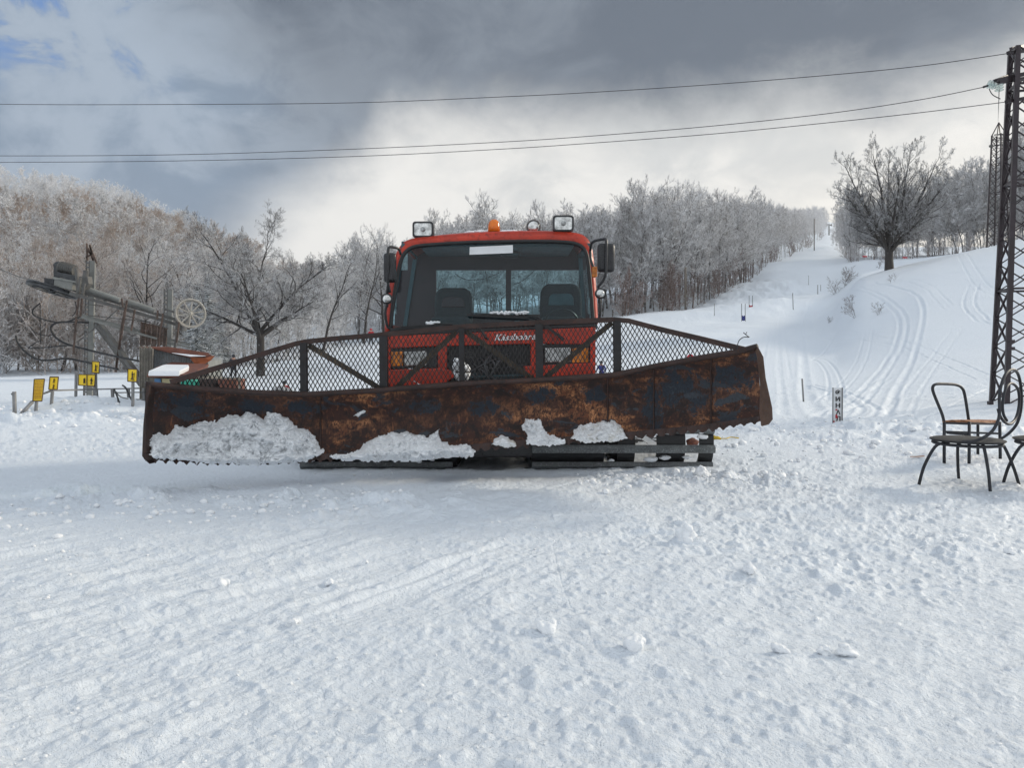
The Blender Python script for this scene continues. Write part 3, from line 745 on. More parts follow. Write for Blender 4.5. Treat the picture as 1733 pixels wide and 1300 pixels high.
FV = []; FQ = []; fn = 0; nfar = 0
LOWV = [(tubes_np(np.vstack([w, ]), 4), tubes_np(t, 3)) for w, t in LOWT]
LT = [tubes_np(np.vstack([w, t]), 3) for w, t in LOWT]
for u, D, x in pts:
    r = region(u); z = GZ(x, D); h = tree_h(u, D)
    vis = -60 < u < 1790
    if vis and cnt[r] < quota[r]:
        cnt[r] += 1
        if r in ('left', 'mid') : ms, hh = (PW[rng.integers(4)], 12) if rng.random() < 0.75 else (PT[rng.integers(4)], 14)
        else: ms, hh = (PT[rng.integers(4)], 14) if rng.random() < 0.75 else (PW[rng.integers(4)], 12)
        add_tree('frosted_tree', ms, (x, D, z), h/hh, LABT[r], 'tree', GRPT[r], sxy=rng.uniform(0.85, 1.15))
    elif r == 'left' or D < float(edge_D(u))+45 or r == 'slope':
        V, Q = LT[rng.integers(len(LT))]; a = rng.uniform(0, 6.28); s = h/13; sx = s*rng.uniform(0.85, 1.25)*(0.75 if r in ('slope','right') else 1)
        R = np.array([[math.cos(a)*sx, -math.sin(a)*sx, 0], [math.sin(a)*sx, math.cos(a)*sx, 0], [0, 0, s]])
        FV.append((V@R.T+np.array([x, D, z])).astype(np.float32)); FQ.append(Q+fn); fn += len(V); nfar += 1
print('individual', cnt, 'far', nfar, 'faces', sum(len(q) for q in FQ))
me = np_mesh('distant_wood', np.vstack(FV), np.vstack(FQ)); o = link('distant_wood', me, M_TWIG)
setp(o, 'mass of frosted bare trees filling the hillsides behind the nearer trunks', 'forest', kind='stuff')
del FV, FQ

# brown frosted undergrowth along the forest edges
k = 0
for u0, u1, n in ((1045, 1300, 46), (1300, 1392, 16), (1418, 1740, 70), (-40, 640, 90)):
    for i in range(n):
        u = rng.uniform(u0, u1); D = float(edge_D(u))*rng.uniform(0.985, 1.05); x = (u-CX)*D/F
        lab = {1045:'brown frosted shrub in the thicket along the left edge of the ski run', 1300:'pale shrub in the thicket high up along the ski run', 1418:'frosted shrub at the foot of the wood behind the big right tree', -40:'thin shrub at the foot of the left wood'}[u0]
        add_tree('frosted_shrub', PS[rng.integers(3)], (x, D, GZ(x, D)-0.05), rng.uniform(0.9, 2.1)*(1.25 if u0 == 1045 else 1), lab, 'shrub',
                 {1045:'shrubs along the lower ski run',1300:'shrubs along the upper ski run',1418:'shrubs under the right wood',-40:'shrubs under the left wood'}[u0], mt=M_TWIG if u0 == -40 else M_BUSH, mc=M_TWIG if u0 in (-40, 1418) else M_BUSH)

# the two big free-standing trees
b1 = grow(205, 10.4, [(0,1,8,0),(13,0.40,6,40),(8,0.46,4,38),(7,0.60,3,38),(4,0.62,2,36)], r0=0.34, fork=(0.18, 15, 50), start=0.06, up=0.24, twig_r=0.011, wob=0.10, rk=0.42, shape=lambda t: 1.35-0.85*t)
ms = mk('big_tree', b1); g = G(1505, 61); g.z = GZ(g.x, 61)-0.1
add_tree('beech_tree', ms, g, 1.0, 'big free standing beech with a broad frosted crown on the right hill', 'tree', rz=2.6, mt=M_TRUNKD, mc=M_TWIGD, sxy=0.92)
b2 = grow(221, 11.0, [(0,1,8,0),(14,0.44,6,52),(10,0.48,4,44),(8,0.60,3,40),(4,0.6,2,38)], r0=0.28, fork=(0.30, 8, 56), start=0.15, up=0.14, twig_r=0.010, wob=0.15, rk=0.45, shape=lambda t: 1.1-0.45*t)
ms = mk('old_tree', b2); x, D = ground_hit(441, 641); 
add_tree('broad_crowned_tree', ms, (x, D, GZ(x, D)-0.05), 0.81, 'big bare tree with spreading limbs left of the snow groomer, behind its wire guard', 'tree', rz=1.9, mt=M_TRUNKD, mc=M_TWIGD)
b3 = grow(231, 12.0, [(0,1,7,0),(14,0.42,5,50),(8,0.45,4,48),(6,0.5,3,45)], r0=0.2, start=0.25, up=0.3, twig_r=0.014, wob=0.15, shape=lambda t: 1.1-0.5*t)
ms = mk('mid_tree', b3)
for i, (px, D, s, rz, lab) in enumerate(((245, 50, 0.66, 0.0, 'dark branched tree standing behind the lift beam'), (105, 49, 0.6, 2.0, 'bare tree at the wood edge behind the lift motor'),
        (345, 52, 0.62, 4.0, 'bare tree between the spoked wheel and the big bare tree'), (545, 62, 0.66, 1.1, 'bare tree right of the big bare tree, above the wire guard'),
        (650, 84, 0.98, 3.0, 'bare tree just left of the left cab mirror'), (690, 96, 0.9, 5.0, 'frosted tree seen behind the left mirror and roof edge'),
        (615, 80, 0.8, 2.2, 'slim bare tree between the big bare tree and the cab'))):
    g = G(px, D); add_tree('bare_tree', ms, g, s, lab, 'tree', rz=rz, mt=M_TRUNKD, mc=M_TWIGD)

# snow-laden firs
def fir_segs(seed, H=9):
    rs = random.Random(seed); w = [(0,0,-0.3,0,0,H*0.5,0.13,0.08), (0,0,H*0.5,0,0,H,0.08,0.015)]; V = []; Q = []; n = 0
    tw = []
    for i in range(46):
        t = 0.10+0.88*i/46; z = H*t; L = (1-t)*H*0.27+0.15
        for j in range(9):
            a = rs.uniform(0, 6.28); d = Vector((math.cos(a), math.sin(a), -0.35)); l = L*rs.uniform(0.7, 1.1)
            p0 = Vector((0,0,z)); p1 = p0+d*l*0.6; p2 = p1+Vector((d.x, d.y, -0.05))*l*0.45
            tw += [(*p0, *p1, 0.03, 0.05), (*p1, *p2, 0.05, 0.012)]
            for q in range(4):
                s = p0.lerp(p2, 0.35+0.15*q); e = d.cross(Vector((0,0,1)))*(1 if q % 2 else -1)
                tw.append((*s, *(s+(e+d*0.8+Vector((0,0,-0.25)))*l*0.22), 0.035, 0.01))
    return np.array(w), np.array(tw)
pf = mk('fir', fir_segs(5))
for px, D, s, lab in ((334, 46, 0.62, 'snowy fir behind the spoked wheel of the lift'), (352, 50, 0.72, 'taller snowy fir just right of the spoked wheel'), (322, 54, 0.75, 'snowy fir half hidden by the spoked wheel'),
                      (372, 55, 0.55, 'small snowy fir between the spoked wheel and the big bare tree')):
    g = G(px, D); add_tree('fir_tree', pf, g, s, lab, 'fir tree', mt=M_FIR, mc=M_FIR)

# single bushes on the right hill
def bush(px, py, s, lab, n=1, spread=0.5, name='bare_bush'):
    x, D = ground_hit(px, py); V = []; ws = []; ts = []
    for i in range(n):
        w, t = grow(300+i+int(px), 1.6, [(0,1,3,0),(9,0.6,3,48),(6,0.5,2,45),(4,0.5,1,45)], r0=0.022, start=0.05, up=0.28, twig_r=0.009)
        off = np.array([rng.uniform(-1,1)*spread, rng.uniform(-.4,.4)*spread, 0]); off[2] = GZ(x+off[0], D+off[1])-GZ(x, D)
        lean = np.array([[1,0,rng.uniform(-.5,.5)],[0,1,rng.uniform(-.3,.3)],[0,0,1]])
        for arr in (w, t):
            arr[:,0:3] = arr[:,0:3]@lean.T+off; arr[:,3:6] = arr[:,3:6]@lean.T+off
        ws.append(w); ts.append(t)
    ms = tree_meshes('bush', (np.vstack(ws), np.vstack(ts)), 4, 3)
    o = thing(name, lab, 'bush', (x, D, GZ(x, D))); o.scale = (s, s, s)
    for nm, m_ in (('stems', ms[0]), ('twigs', ms[1])):
        m_.materials.append(M_BUSHD); c = bpy.data.objects.new(nm, m_); COL.objects.link(c); c.parent = o
bush(1428, 487, 1.0, 'wide brown bare bush on the rim of the right hill', 7, 1.2)
bush(1447, 534, 0.62, 'small round bare bush in the middle of the right hill snow', 2, 0.2)
bush(1487, 531, 0.30, 'row of tiny twigs right of the small round bush', 3, 0.9, 'twig_tuft')
bush(1402, 549, 0.25, 'tiny reddish twigs left below the small round bush', 3, 0.8, 'twig_tuft')
bush(1510, 476, 0.25, 'tiny twigs poking from the snow below the big beech', 3, 0.9, 'twig_tuft')
bush(1489, 452, 0.9, 'brown bush at the foot of the big beech', 2, 0.4)

# ------------------------------------------------------------------ snow groomer
CG = thing('snow_groomer', 'red tracked snow groomer with a wide rusty front blade and wire mesh guard', 'snow groomer', (-0.15, 8.9, 0.0))
def ip(xs, ys): return lambda u: float(np.interp(u, xs, ys))
DB = ip([240,345,440,540,780,1040,1105,1205,1310], [6.30,6.55,6.75,6.92,7.05,6.98,6.85,6.52,6.25])
TOP = ip([250,345,430,520,640,780,900,1040,1110,1180,1250,1281], [653,661,667,670,663,652,646,637,622,609,598,589])
BOT = ip([243,250,340,440,540,640,740,840,940,1040,1120,1200,1290], [768,772,777,778,772,768,760,752,744,737,729,721,707])
def blade_pt(u, v, off=0.0):
    D = DB(u)+0.15*(1-(2*v-1)**2)+0.03*(1-v)+off
    uu = u + ((1-v)*9*(u-1230)/50 if u > 1230 else (-(1-v)*5*(300-u)/50 if u < 300 else 0))
    wob = 0.012*math.sin(u*0.021+v*2)+0.008*math.sin(u*0.057+v*5)
    return P(uu, BOT(u)+(TOP(u)-BOT(u))*v, D+wob)
us = np.concatenate([np.linspace(247, 1281, 150)]); vs = np.linspace(0, 1, 17)
bl = MB(); nv = len(vs); vv = []; ff = []
for du in (0, 0.035):
    for u in us:
        for v in vs: vv.append(blade_pt(u, v, du))
n0 = len(us)*nv
for i in range(len(us)-1):
    for j in range(nv-1):
        a = i*nv+j; ff.append((a, a+nv, a+nv+1, a+1)); ff.append((n0+a, n0+a+1, n0+a+nv+1, n0+a+nv))
for i in range(len(us)-1):
    for j in (0, nv-1): a = i*nv+j; ff.append((a, a+nv, n0+a+nv, n0+a))
for i in (0, len(us)-1):
    for j in range(nv-1): a = i*nv+j; ff.append((a, a+1, n0+a+1, n0+a))
bl.add(vv, ff)
blade = part('blade', bl, M_RUST, CG, smooth='auto')
# weld seams and wear strips on the face
for u in (345, 542, 1028, 1106, 1203):
    sm = MB(); sm.tube([blade_pt(u+(2 if k % 3 else 0)*0.3, v, -0.006) for k, v in enumerate(np.linspace(0.02, 0.98, 12))], 0.009, 5); part('weld_seam', sm, M_RUSTB, blade, smooth=True)
# rolled top edge
tb = MB(); tb.tube([blade_pt(u, 1.0, -0.012)+Vector((0,0,0.012)) for u in np.linspace(246, 1282, 90)], 0.026, 8)
part('top_lip', tb, M_RUSTB, blade, smooth=True)
# serrated cutting edge
ce = MB(); per = 17.5; uu = np.arange(246, 1291, per/7)
fr = []; 
for q, u in enumerate(uu):
    ph = (u % per)/per; tooth = 8.0 - 7.0*(1-abs(2*ph-1))**0.8 + 1.2*math.sin(u*0.7)
    if u > 1230: tooth *= 0.75
    D = DB(u)-0.01; y0 = BOT(u)-3.5
    fr.append((P(u, y0, D), P(u, BOT(u)+4+tooth, D-0.025), P(u, BOT(u)+4+tooth, D+0.0), P(u, y0, D+0.03)))
v_ = [p for r_ in fr for p in r_]; f_ = []
for i in range(len(fr)-1):
    for k in range(4): f_.append((i*4+k, i*4+(k+1) % 4, i*4+4+(k+1) % 4, i*4+4+k))
f_ += [(3,2,1,0), tuple(len(v_)-4+k for k in range(4))]
ce.add(v_, f_); part('serrated_cutting_edge', ce, M_RUSTB, blade)
# side plates
sp = MB(); poly = [(1278,588),(1283,587),(1292,604),(1296,640),(1307,690),(1308,710),(1301,719),(1289,722),(1286,700),(1287,650),(1282,606)]
sp.prism([P(x, y, 6.30-(x-1280)*0.012) for x, y in poly], (0.012, 0.05, 0)); part('side_plate', sp, M_TAN, blade, bevel=0.004)
sp = MB(); poly = [(247,650),(253,652),(247,700),(247,772),(253,786),(244,778),(240,772),(242,720),(246,680)]
sp.prism([P(x, y, 6.30) for x, y in poly], (0.01, 0.10, 0)); part('side_plate', sp, M_RUSTB, blade, bevel=0.004)
# ---- wire guard above the blade
GT = ip([285,340,400,460,510,580,650,780,915,1040,1064,1120,1180,1262], [648,631,613,594,579,572,566.5,553,546,541,543,558,572,592])
def gp(u, t, off=0.0):
    D = DB(u)+0.05+off; y0 = TOP(u)+2; y1 = GT(u)
    return P(u, y0+(y1-y0)*t, D-0.04*t)
guard = MB(); top = [gp(u, 1.0) for u in np.concatenate([np.linspace(288, 1040, 40), [1052, 1064], np.linspace(1080, 1262, 12)])]
for a, b in zip(top[:-1], top[1:]): guard.bar(a, b, 0.05, 0.046)
gframe = part('guard_frame', guard, M_RUSTB, CG)
for u, w in ((515, 0.062), (650, 0.075), (782, 0.05), (913, 0.072), (1045, 0.07)):
    q = MB(); q.bar(gp(u, 0, -0.02), gp(u-1, 0.98, -0.02), w, 0.05); part('guard_post', q, M_GRID, gframe)
for (u0, t0), (u1, t1) in (((522,0.93),(648,0.04)), ((772,0.92),(668,0.04)), ((788,0.92),(902,0.06)), ((1036,0.95),(920,0.05))):
    a = gp(u0, t0, 0.03); b = gp(u1, t1, 0.03); q = MB(); q.bar(a, b, 0.03, 0.05); part('guard_brace', q, M_BRACE, gframe)
def w_(u): return u
mesh_ = MB(); cw = 3.8
NST = int((1258-300)/(cw/1))
vv = []; ff = []; nb = 0
for k in range(0, NST*1):
    u0 = 300+k*cw
    y0, y1 = TOP(u0), GT(u0)
    H = (y0-y1)
    if H < 5: continue
    hc = 6.6; ns = int(math.ceil(H/hc*2))+1     # half-cells
    prev = None
    for s in range(ns+1):
        y = y0-s*hc/2
        ph = (s % 4); zig = (0, 1, 0, -1)[ph]
        tri_ = zig*(1 if k % 2 else -1)
        warp = 2.6*math.sin(u0*0.018+1.0)+ (5.0*math.exp(-((u0-1152)/22)**2)*math.sin((y-y1)/H*3.1) if u0 > 1080 else 0)
        u = u0+tri_*cw*0.46+warp*0.15*((y0-y)/30)
        yc = max(y, GT(u)-1)
        D = DB(u)+0.048-0.04*min(1, (y0-yc)/H)+(0.02*math.exp(-((u0-1152)/25)**2))
        p = P(u, yc, D)
        if prev is not None:
            a, b = prev, p; d = (b-a)
            if d.length > 1e-4:
                d.normalize(); sd_ = Vector((d.z, 0, -d.x)); r = 0.0036
                q = [(-1,-1),(1,-1),(1,1),(-1,1)]
                vv += [a+sd_*x_*r+Vector((0,y_*r,0)) for x_, y_ in q]+[b+sd_*x_*r+Vector((0,y_*r,0)) for x_, y_ in q]
                ff += [(nb,nb+1,nb+5,nb+4),(nb+1,nb+2,nb+6,nb+5),(nb+2,nb+3,nb+7,nb+6),(nb+3,nb,nb+4,nb+7)]; nb += 8
        prev = p
        if y <= GT(u): break
mesh_.add(vv, ff); part('guard_mesh', mesh_, M_MESH, CG, flip=False)
wr = MB(); wr.tube(catmull([P(1247,592,6.3), P(1250,578,6.3), P(1258,571,6.3), P(1268,571,6.28)], 5)+[P(1258,563,6.28)], 0.004, 5); wr.tube([P(1268,571,6.28), P(1262,566,6.2), P(1264,562,6.2)], 0.003, 5)
part('bent_wire', wr, M_WIRE, CG, smooth=True)

# ---- tracks
def track(x0, x1, label):
    belts = MB(); bars = MB(); yf, yr, r = 8.10, 11.2, 0.29; zc = 0.265
    loop = []
    for a in np.linspace(-90, -270, 13): loop.append((yf+r*math.cos(math.radians(a)), zc+r*math.sin(math.radians(a))))
    loop = [(yf-r*math.cos(math.radians(a)), zc-r*math.sin(math.radians(a))*-1) for a in np.linspace(-90, 90, 13)]
    back = [(yr+r*math.cos(math.radians(a)), zc+r*math.sin(math.radians(a))) for a in np.linspace(90, -90, 13)]
    full = loop+back
    w = x1-x0
    for f, h in (((0.2, 0.38), (0.52, 0.09), (0.765, 0.15), (0.96, 0.075)) if x0 > 0 else ((0.3, 0.5), (0.8, 0.36))):
        cx = x0+w*f; n = len(full); v = []; fcs = []
        for (y, z) in full:
            dy = y-(yf if y < (yf+yr)/2 else yr); 
            if yf < y < yr: nn = Vector((0,0,1 if z > zc else -1))
            else: nn = Vector((0, dy, z-zc)).normalized()
            c = Vector((cx, y, z))
            v += [c+Vector((-h,0,0)), c+Vector((h,0,0)), c+Vector((h,0,0))-nn*0.03, c+Vector((-h,0,0))-nn*0.03]
        for i in range(n):
            for k in range(4): a = i*4+k; b = i*4+(k+1) % 4; c2 = ((i+1) % n)*4+(k+1) % 4; d2 = ((i+1) % n)*4+k; fcs.append((a,b,c2,d2))
        belts.add(v, fcs)
    per = 2*(yr-yf)+2*math.pi*r; N = int(per/0.19); 
    for i in range(N):
        s = (i*per/N+0.02) % per
        if s < math.pi*r: a = math.radians(-90)+s/r; c = Vector((0, yf-r*math.cos(a), zc+r*math.sin(a))); nn = Vector((0,-math.cos(a),math.sin(a)))
        elif s < math.pi*r+(yr-yf): c = Vector((0, yf+s-math.pi*r, zc+r)); nn = Vector((0,0,1))
        elif s < 2*math.pi*r+(yr-yf): a = math.radians(90)-(s-math.pi*r-(yr-yf))/r; c = Vector((0, yr+r*math.cos(a), zc+r*math.sin(a))); nn = Vector((0,math.cos(a),math.sin(a)))
        else: c = Vector((0, yr-(s-2*math.pi*r-(yr-yf)), zc-r)); nn = Vector((0,0,-1))
        t = Vector((1,0,0)).cross(nn)
        c0 = Vector((x0, c.y, c.z))+nn*0.018; c1 = Vector((x1, c.y, c.z))+nn*0.018
        bars.hexa([c0-t*0.045, c0+t*0.045, c0+t*0.03+nn*0.045, c0-t*0.03+nn*0.045], [c1-t*0.045, c1+t*0.045, c1+t*0.03+nn*0.045, c1-t*0.03+nn*0.045])
    tr = part('track', belts, M_BLK, CG, label=label)
    part('grouser_bars', bars, M_ALU, tr)
    for k in range(5):
        q = MB(); rr = 0.24; cy = yf+k*(yr-yf)/4
        q.lathe([(0.05,-0.13),(0.17,-0.13),(0.19,-0.10),(rr*0.96,-0.12),(rr,-0.06),(rr,0.06),(rr*0.96,0.12),(0.19,0.10),(0.17,0.13),(0.05,0.13)], ((x0+x1)/2, cy, zc+0.0), 'X', 24)
        part('track_wheel', q, M_BLK, tr, smooth='auto')
    for i in range(16):
        sn = MB(); sn.lump((rng.uniform(x0, x1), yf-r-0.04+rng.uniform(0,.06), rng.choice([0.10, 0.22, 0.36])+rng.uniform(-.03,.03)), rng.uniform(0.015, 0.04), i, (1.8,0.7,0.7), 0.5, 2)
        part('snow_on_track', sn, M_LUMP, tr, smooth=True)
track(-2.24, -0.63, None); track(0.21, 2.12, None)
ch = MB(); ch.box((-0.2, 10.2, 0.62), (0.95, 4.2, 0.36)); ch.box((-0.2, 8.35, 0.36), (0.86, 1.0, 0.5)); ch.box((-0.1, 10.3, 0.90), (2.2, 3.0, 0.10)); ch.box((-0.2, 8.05, 0.30), (0.80, 0.30, 0.36))
part('chassis', ch, M_BLKP, CG, bevel=0.02)
ht = MB()      # blade hitch arms
for x in (-0.62, 0.32): ht.bar((x, 8.5, 0.45), (x*1.3, 7.25, 0.5), 0.12, 0.16)
ht.bar((-0.9, 7.3, 0.5), (0.65, 7.3, 0.5), 0.14, 0.14); ht.bar((-0.16, 8.4, 0.9), (-0.16, 7.25, 0.78), 0.09, 0.09)
ht.bar((-0.45, 8.3, 0.75), (-0.75, 7.25, 0.72), 0.06, 0.06); ht.bar((0.15, 8.3, 0.75), (0.5, 7.25, 0.8), 0.06, 0.06)
part('blade_hitch', ht, M_DARKST, CG, bevel=0.01)

# ---- cab
DF = 8.5
def DW(py): return DF+max(0, (556-py))/140*0.20
OUT = [(653,562),(656,520),(666,455),(673,428),(684,412),(703,404.5),(740,401),(790,397.5),(850,395),(900,394),(945,394),(976,396),(992,404),(1000,420),(1004,450),(1008,500),(1010,549)]
WSO = [(661,559),(664,522),(673,466),(679,440),(688,425),(704,417),(740,413.5),(790,410.5),(850,409),(900,408.5),(942,409),(970,411.5),(985,418),(993,432),(997,460),(1001,505),(1004,546)]
def dense(pl, n=5):
    q = catmull([Vector((x, y, 0)) for x, y in pl], n); return [(p.x, p.y) for p in q]
o_, w__ = dense(OUT), dense(WSO)
fr = MB(); n = len(o_)
vf = [P(x, y, DW(y)+0.035) for x, y in o_]+[P(x, y, DW(y)) for x, y in w__]
fr.add(vf, [(i, i+1, n+i+1, n+i) for i in range(n-1)])
# roof shell: from the frame back over the cab
DR = 1.35; i0, i1 = 18, n-19
rf = MB(); v = []; 
for dd, lift in ((0, 0), (0.05, 0.028), (0.14, 0.05), (0.5, 0.075), (DR-0.1, 0.06), (DR, 0.03)):
    for i in range(i0, i1):
        x, y = o_[i]; c = P(x, y, DW(y)+0.035); c.y += dd
        mid = 1-abs((i-i0)/(i1-1-i0)*2-1)**2.5; c.z += lift*mid; v.append(c)
m = i1-i0
rf.add(v, [(r_*m+i, r_*m+i+1, (r_+1)*m+i+1, (r_+1)*m+i) for r_ in range(5) for i in range(m-1)])
roof = part('cab_roof', rf, M_RED, CG, smooth=True)
sol = roof.modifiers.new('thickness', 'SOLIDIFY'); sol.thickness = 0.03; sol.offset = -1
cabf = part('windscreen_frame', fr, M_RED, CG, smooth=True)
sol = cabf.modifiers.new('thickness', 'SOLIDIFY'); sol.thickness = 0.04; sol.offset = 0
gk = MB(); lw = [P(x, y, DW(y)-0.005) for x, y in w__]+[P(x, y, DW(y)-0.005) for x, y in ((930,548.5),(860,551),(780,554),(720,557))]
gk.tube(lw, 0.024, 8, closed=True); part('windscreen_gasket', gk, M_BLK, CG, smooth=True)
gl = MB(); gv = lw; gl.add([p+Vector((0,0.006,0)) for p in gv], [tuple(range(len(gv)))])
part('windscreen', gl, M_GLASS, CG, flip=False)
# lower front: red body with recesses, built as panels
def panel(name, pts_, D, depth, mat, parent, bev=0.01, label=None):
    q = MB(); q.prism([P(x, y, D) for x, y in pts_], (0, depth, 0)); return part(name, q, mat, parent, bevel=bev, label=label)
def rect(x0, y0, x1, y1, s=-0.036): return [(x0, y0+(x0-x0)*s), (x1, y0+(x1-x0)*s), (x1, y1+(x1-x0)*s), (x0, y1)]
body = panel('front_panel', [(655,569),(1008,553.5),(1008,583),(916,582),(908,582),(753,586),(745,586),(655,590)], DF-0.03, 0.35, M_RED, CG, 0.012)
panel('front_panel', [(741,586),(756,585.5),(756,648),(741,648)], DF-0.025, 0.3, M_RED, CG, 0.006)
panel('front_panel', [(898,582),(919,581.5),(919,640),(898,640)], DF-0.025, 0.3, M_RED, CG, 0.006)
panel('bumper_panel', [(655,626),(742,624),(760,626),(772,636),(752,650),(742,690),(657,700)], DF-0.055, 0.32, M_RED, CG, 0.012)
panel('bumper_panel', [(886,620),(1008,614),(1008,680),(920,690),(902,650),(888,640)], DF-0.055, 0.32, M_RED, CG, 0.012)
panel('bumper_panel', [(650,588),(661,588),(661,628),(655,628)], DF-0.02, 0.3, M_RED, CG, 0.004)
panel('bumper_panel', [(999,581),(1008,580.5),(1008,618),(999,618)], DF-0.02, 0.3, M_RED, CG, 0.004)
panel('cowl', [(657,559),(1006,544),(1007,553),(656,569.5)], DF+0.0, 0.3, M_BLKP, CG, 0.008)
panel('grille', [(756,586),(900,581),(900,680),(756,690)], DF+0.06, 0.1, M_BLKP, CG, 0.004)
gr = MB()
for k in range(9): gr.bar(P(757, 592+k*6.2, DF+0.05), P(899, 587.5+k*6.2, DF+0.05), 0.01, 0.012)
part('grille_slats', gr, M_BLK, CG)
pipes = MB()
for k in range(7):
    a = P(rng.uniform(765,885), rng.uniform(590,625), DF+0.0); b = P(rng.uniform(765,885), rng.uniform(635,665), DF-0.3); c = (a+b)/2+Vector((rng.uniform(-.1,.1), -0.15, 0.03))
    pipes.tube(catmull([a, c, b], 6), rng.uniform(0.008, 0.018), 6)
pipes.tube(catmull([P(812,622.5,8.3), P(845,623,8.15), P(890,617.5,8.3)], 6), 0.005, 5)
part('hydraulic_hoses', pipes, M_DARKST, CG, smooth=True)
em = MB(); em.tube([P(792+9*math.cos(a), 601+4.5*math.sin(a)+ (2 if a > 3.14 else 0)*math.cos(a)*-1, DF-0.0) for a in np.linspace(0, 2*math.pi, 20, endpoint=False)], 0.0035, 5, closed=True); em.tube([P(784,603,DF), P(800,604,DF)], 0.003, 5)
part('badge', em, M_STEEL, CG, smooth=True)
def text_mesh(txt, size, extr=0.002, shear=0.0, offset=0.0):
    cu = bpy.data.curves.new('lettering', 'FONT'); cu.body = txt; cu.size = size; cu.extrude = extr; cu.shear = shear; cu.offset = offset
    cu.align_x = 'CENTER'; cu.align_y = 'CENTER'; t = bpy.data.objects.new('lettering', cu); COL.objects.link(t)
    bpy.context.view_layer.update(); me = bpy.data.meshes.new_from_object(t.evaluated_get(bpy.context.evaluated_depsgraph_get()))
    bpy.data.objects.remove(t); return me
def place_text(name, txt, c, width, mat, parent, shear=0, offset=0, tilt=0.0, height=None):
    me = text_mesh(txt, 0.1, 0.0015, shear, offset); co = np.array([v.co[:] for v in me.vertices])
    mn, mx = co.min(0), co.max(0); s = width/(mx[0]-mn[0]); sy = (height/(mx[1]-mn[1])) if height else s; mid = (mn+mx)/2
    for v in me.vertices:
        x, y = (v.co.x-mid[0])*s, (v.co.y-mid[1])*sy; zz = v.co.z
        v.co = (x*math.cos(tilt)-y*math.sin(tilt), -zz, x*math.sin(tilt)+y*math.cos(tilt)); v.co += Vector(c)-ROOT[parent.name]
    return link(name, me, mat, parent, ROOT[parent.name])
place_text('lettering', 'Kässbohrer', P(876, 570.2, DF-0.036), 78*DF/F, M_WHT, body, 0.35, 0.0022, 0.035, 11*DF/F)
# headlamps with indicators
for x0, x1, xa, xb, y, lab in ((660, 741, 660, 682, 0, None), (919, 1000, 968, 998, -6, None)):
    q = MB(); z0, z1 = 589+y, 625+y
    q.prism([P(a, b, DF+0.02) for a, b in ((x0,z0),(x1,z0-3),(x1,z1-3),(x0,z1))], (0,0.1,0)); hl = part('headlamp', q, M_BLKP, CG, bevel=0.006)
    if y == 0: la, am = (684, 722), (661.5, 682)
    else: la, am = (922, 966), (968, 996)
    q = MB(); q.prism([P(a, b, DF-0.015) for a, b in ((la[0],595+y),(la[1],594+y),(la[1],619+y),(la[0],620+y))], (0,0.05,0)); part('lens', q, M_LENS, hl, bevel=0.01)
    q = MB(); q.prism([P(a, b, DF-0.015) for a, b in ((am[0],595.5+y),(am[1],594.5+y),(am[1],619.5+y),(am[0],620.5+y))], (0,0.05,0)); part('indicator', q, M_AMB, hl, bevel=0.008)
# cab interior, pillars and doors (left/right run straight back)
L0, R0 = P(655, 562, DF).x, P(1008, 549, DF).x; zb = P(0, 556, DF).z; zt = P(0, 401, DF+0.2).z
LT0, RT0 = P(684, 412, DW(412)).x, P(996, 404, DW(404)).x
def side(xb, xt, s):
    pl = MB(); lo_ = MB(); t = 0.05
    def q(y, f): return Vector((xb+(xt-xb)*f, y, zb+(zt-zb)*f))
    yb0, yb1 = DF+0.04, DF+DR+0.02
    pl.bar(q(yb1, -0.05), q(yb1-0.02, 0.97), t, 0.10); pl.bar(q(DF+0.12, 0.02), q(DF+0.24, 0.93), t*0.8, 0.07)
    pl.bar(q(yb0, 0.02), q(yb1, 0.02), t, 0.06); pl.bar(q(yb0+0.2, 0.93), q(yb1, 0.93), t, 0.06)
    lo_.hexa([q(yb0, 0.04)+Vector((0,0,0)), q(yb1, 0.04), q(yb1, 0.04)+Vector((-s*t,0,0)), q(yb0, 0.04)+Vector((-s*t,0,0))],
            [Vector((xb, yb0, 0.72)), Vector((xb, yb1, 0.72)), Vector((xb-s*t, yb1, 0.72)), Vector((xb-s*t, yb0, 0.72))])
    d = part('door', lo_, M_RED, CG); part('window_pillars', pl, M_INT, d)
    g = MB(); g.add([q(yb0+0.1, 0.04), q(yb1, 0.04), q(yb1, 0.92), q(yb0+0.24, 0.92)], [(0,1,2,3)]); part('side_window', g, M_RGLASS, d, flip=False)
    h = MB(); h.bar((xb+s*0.03, DF+1.0, 1.05), (xb+s*0.03, DF+1.15, 1.05), 0.03, 0.03); part('door_handle', h, M_BLKP, d)
side(L0, LT0, -1); side(R0, RT0, 1)
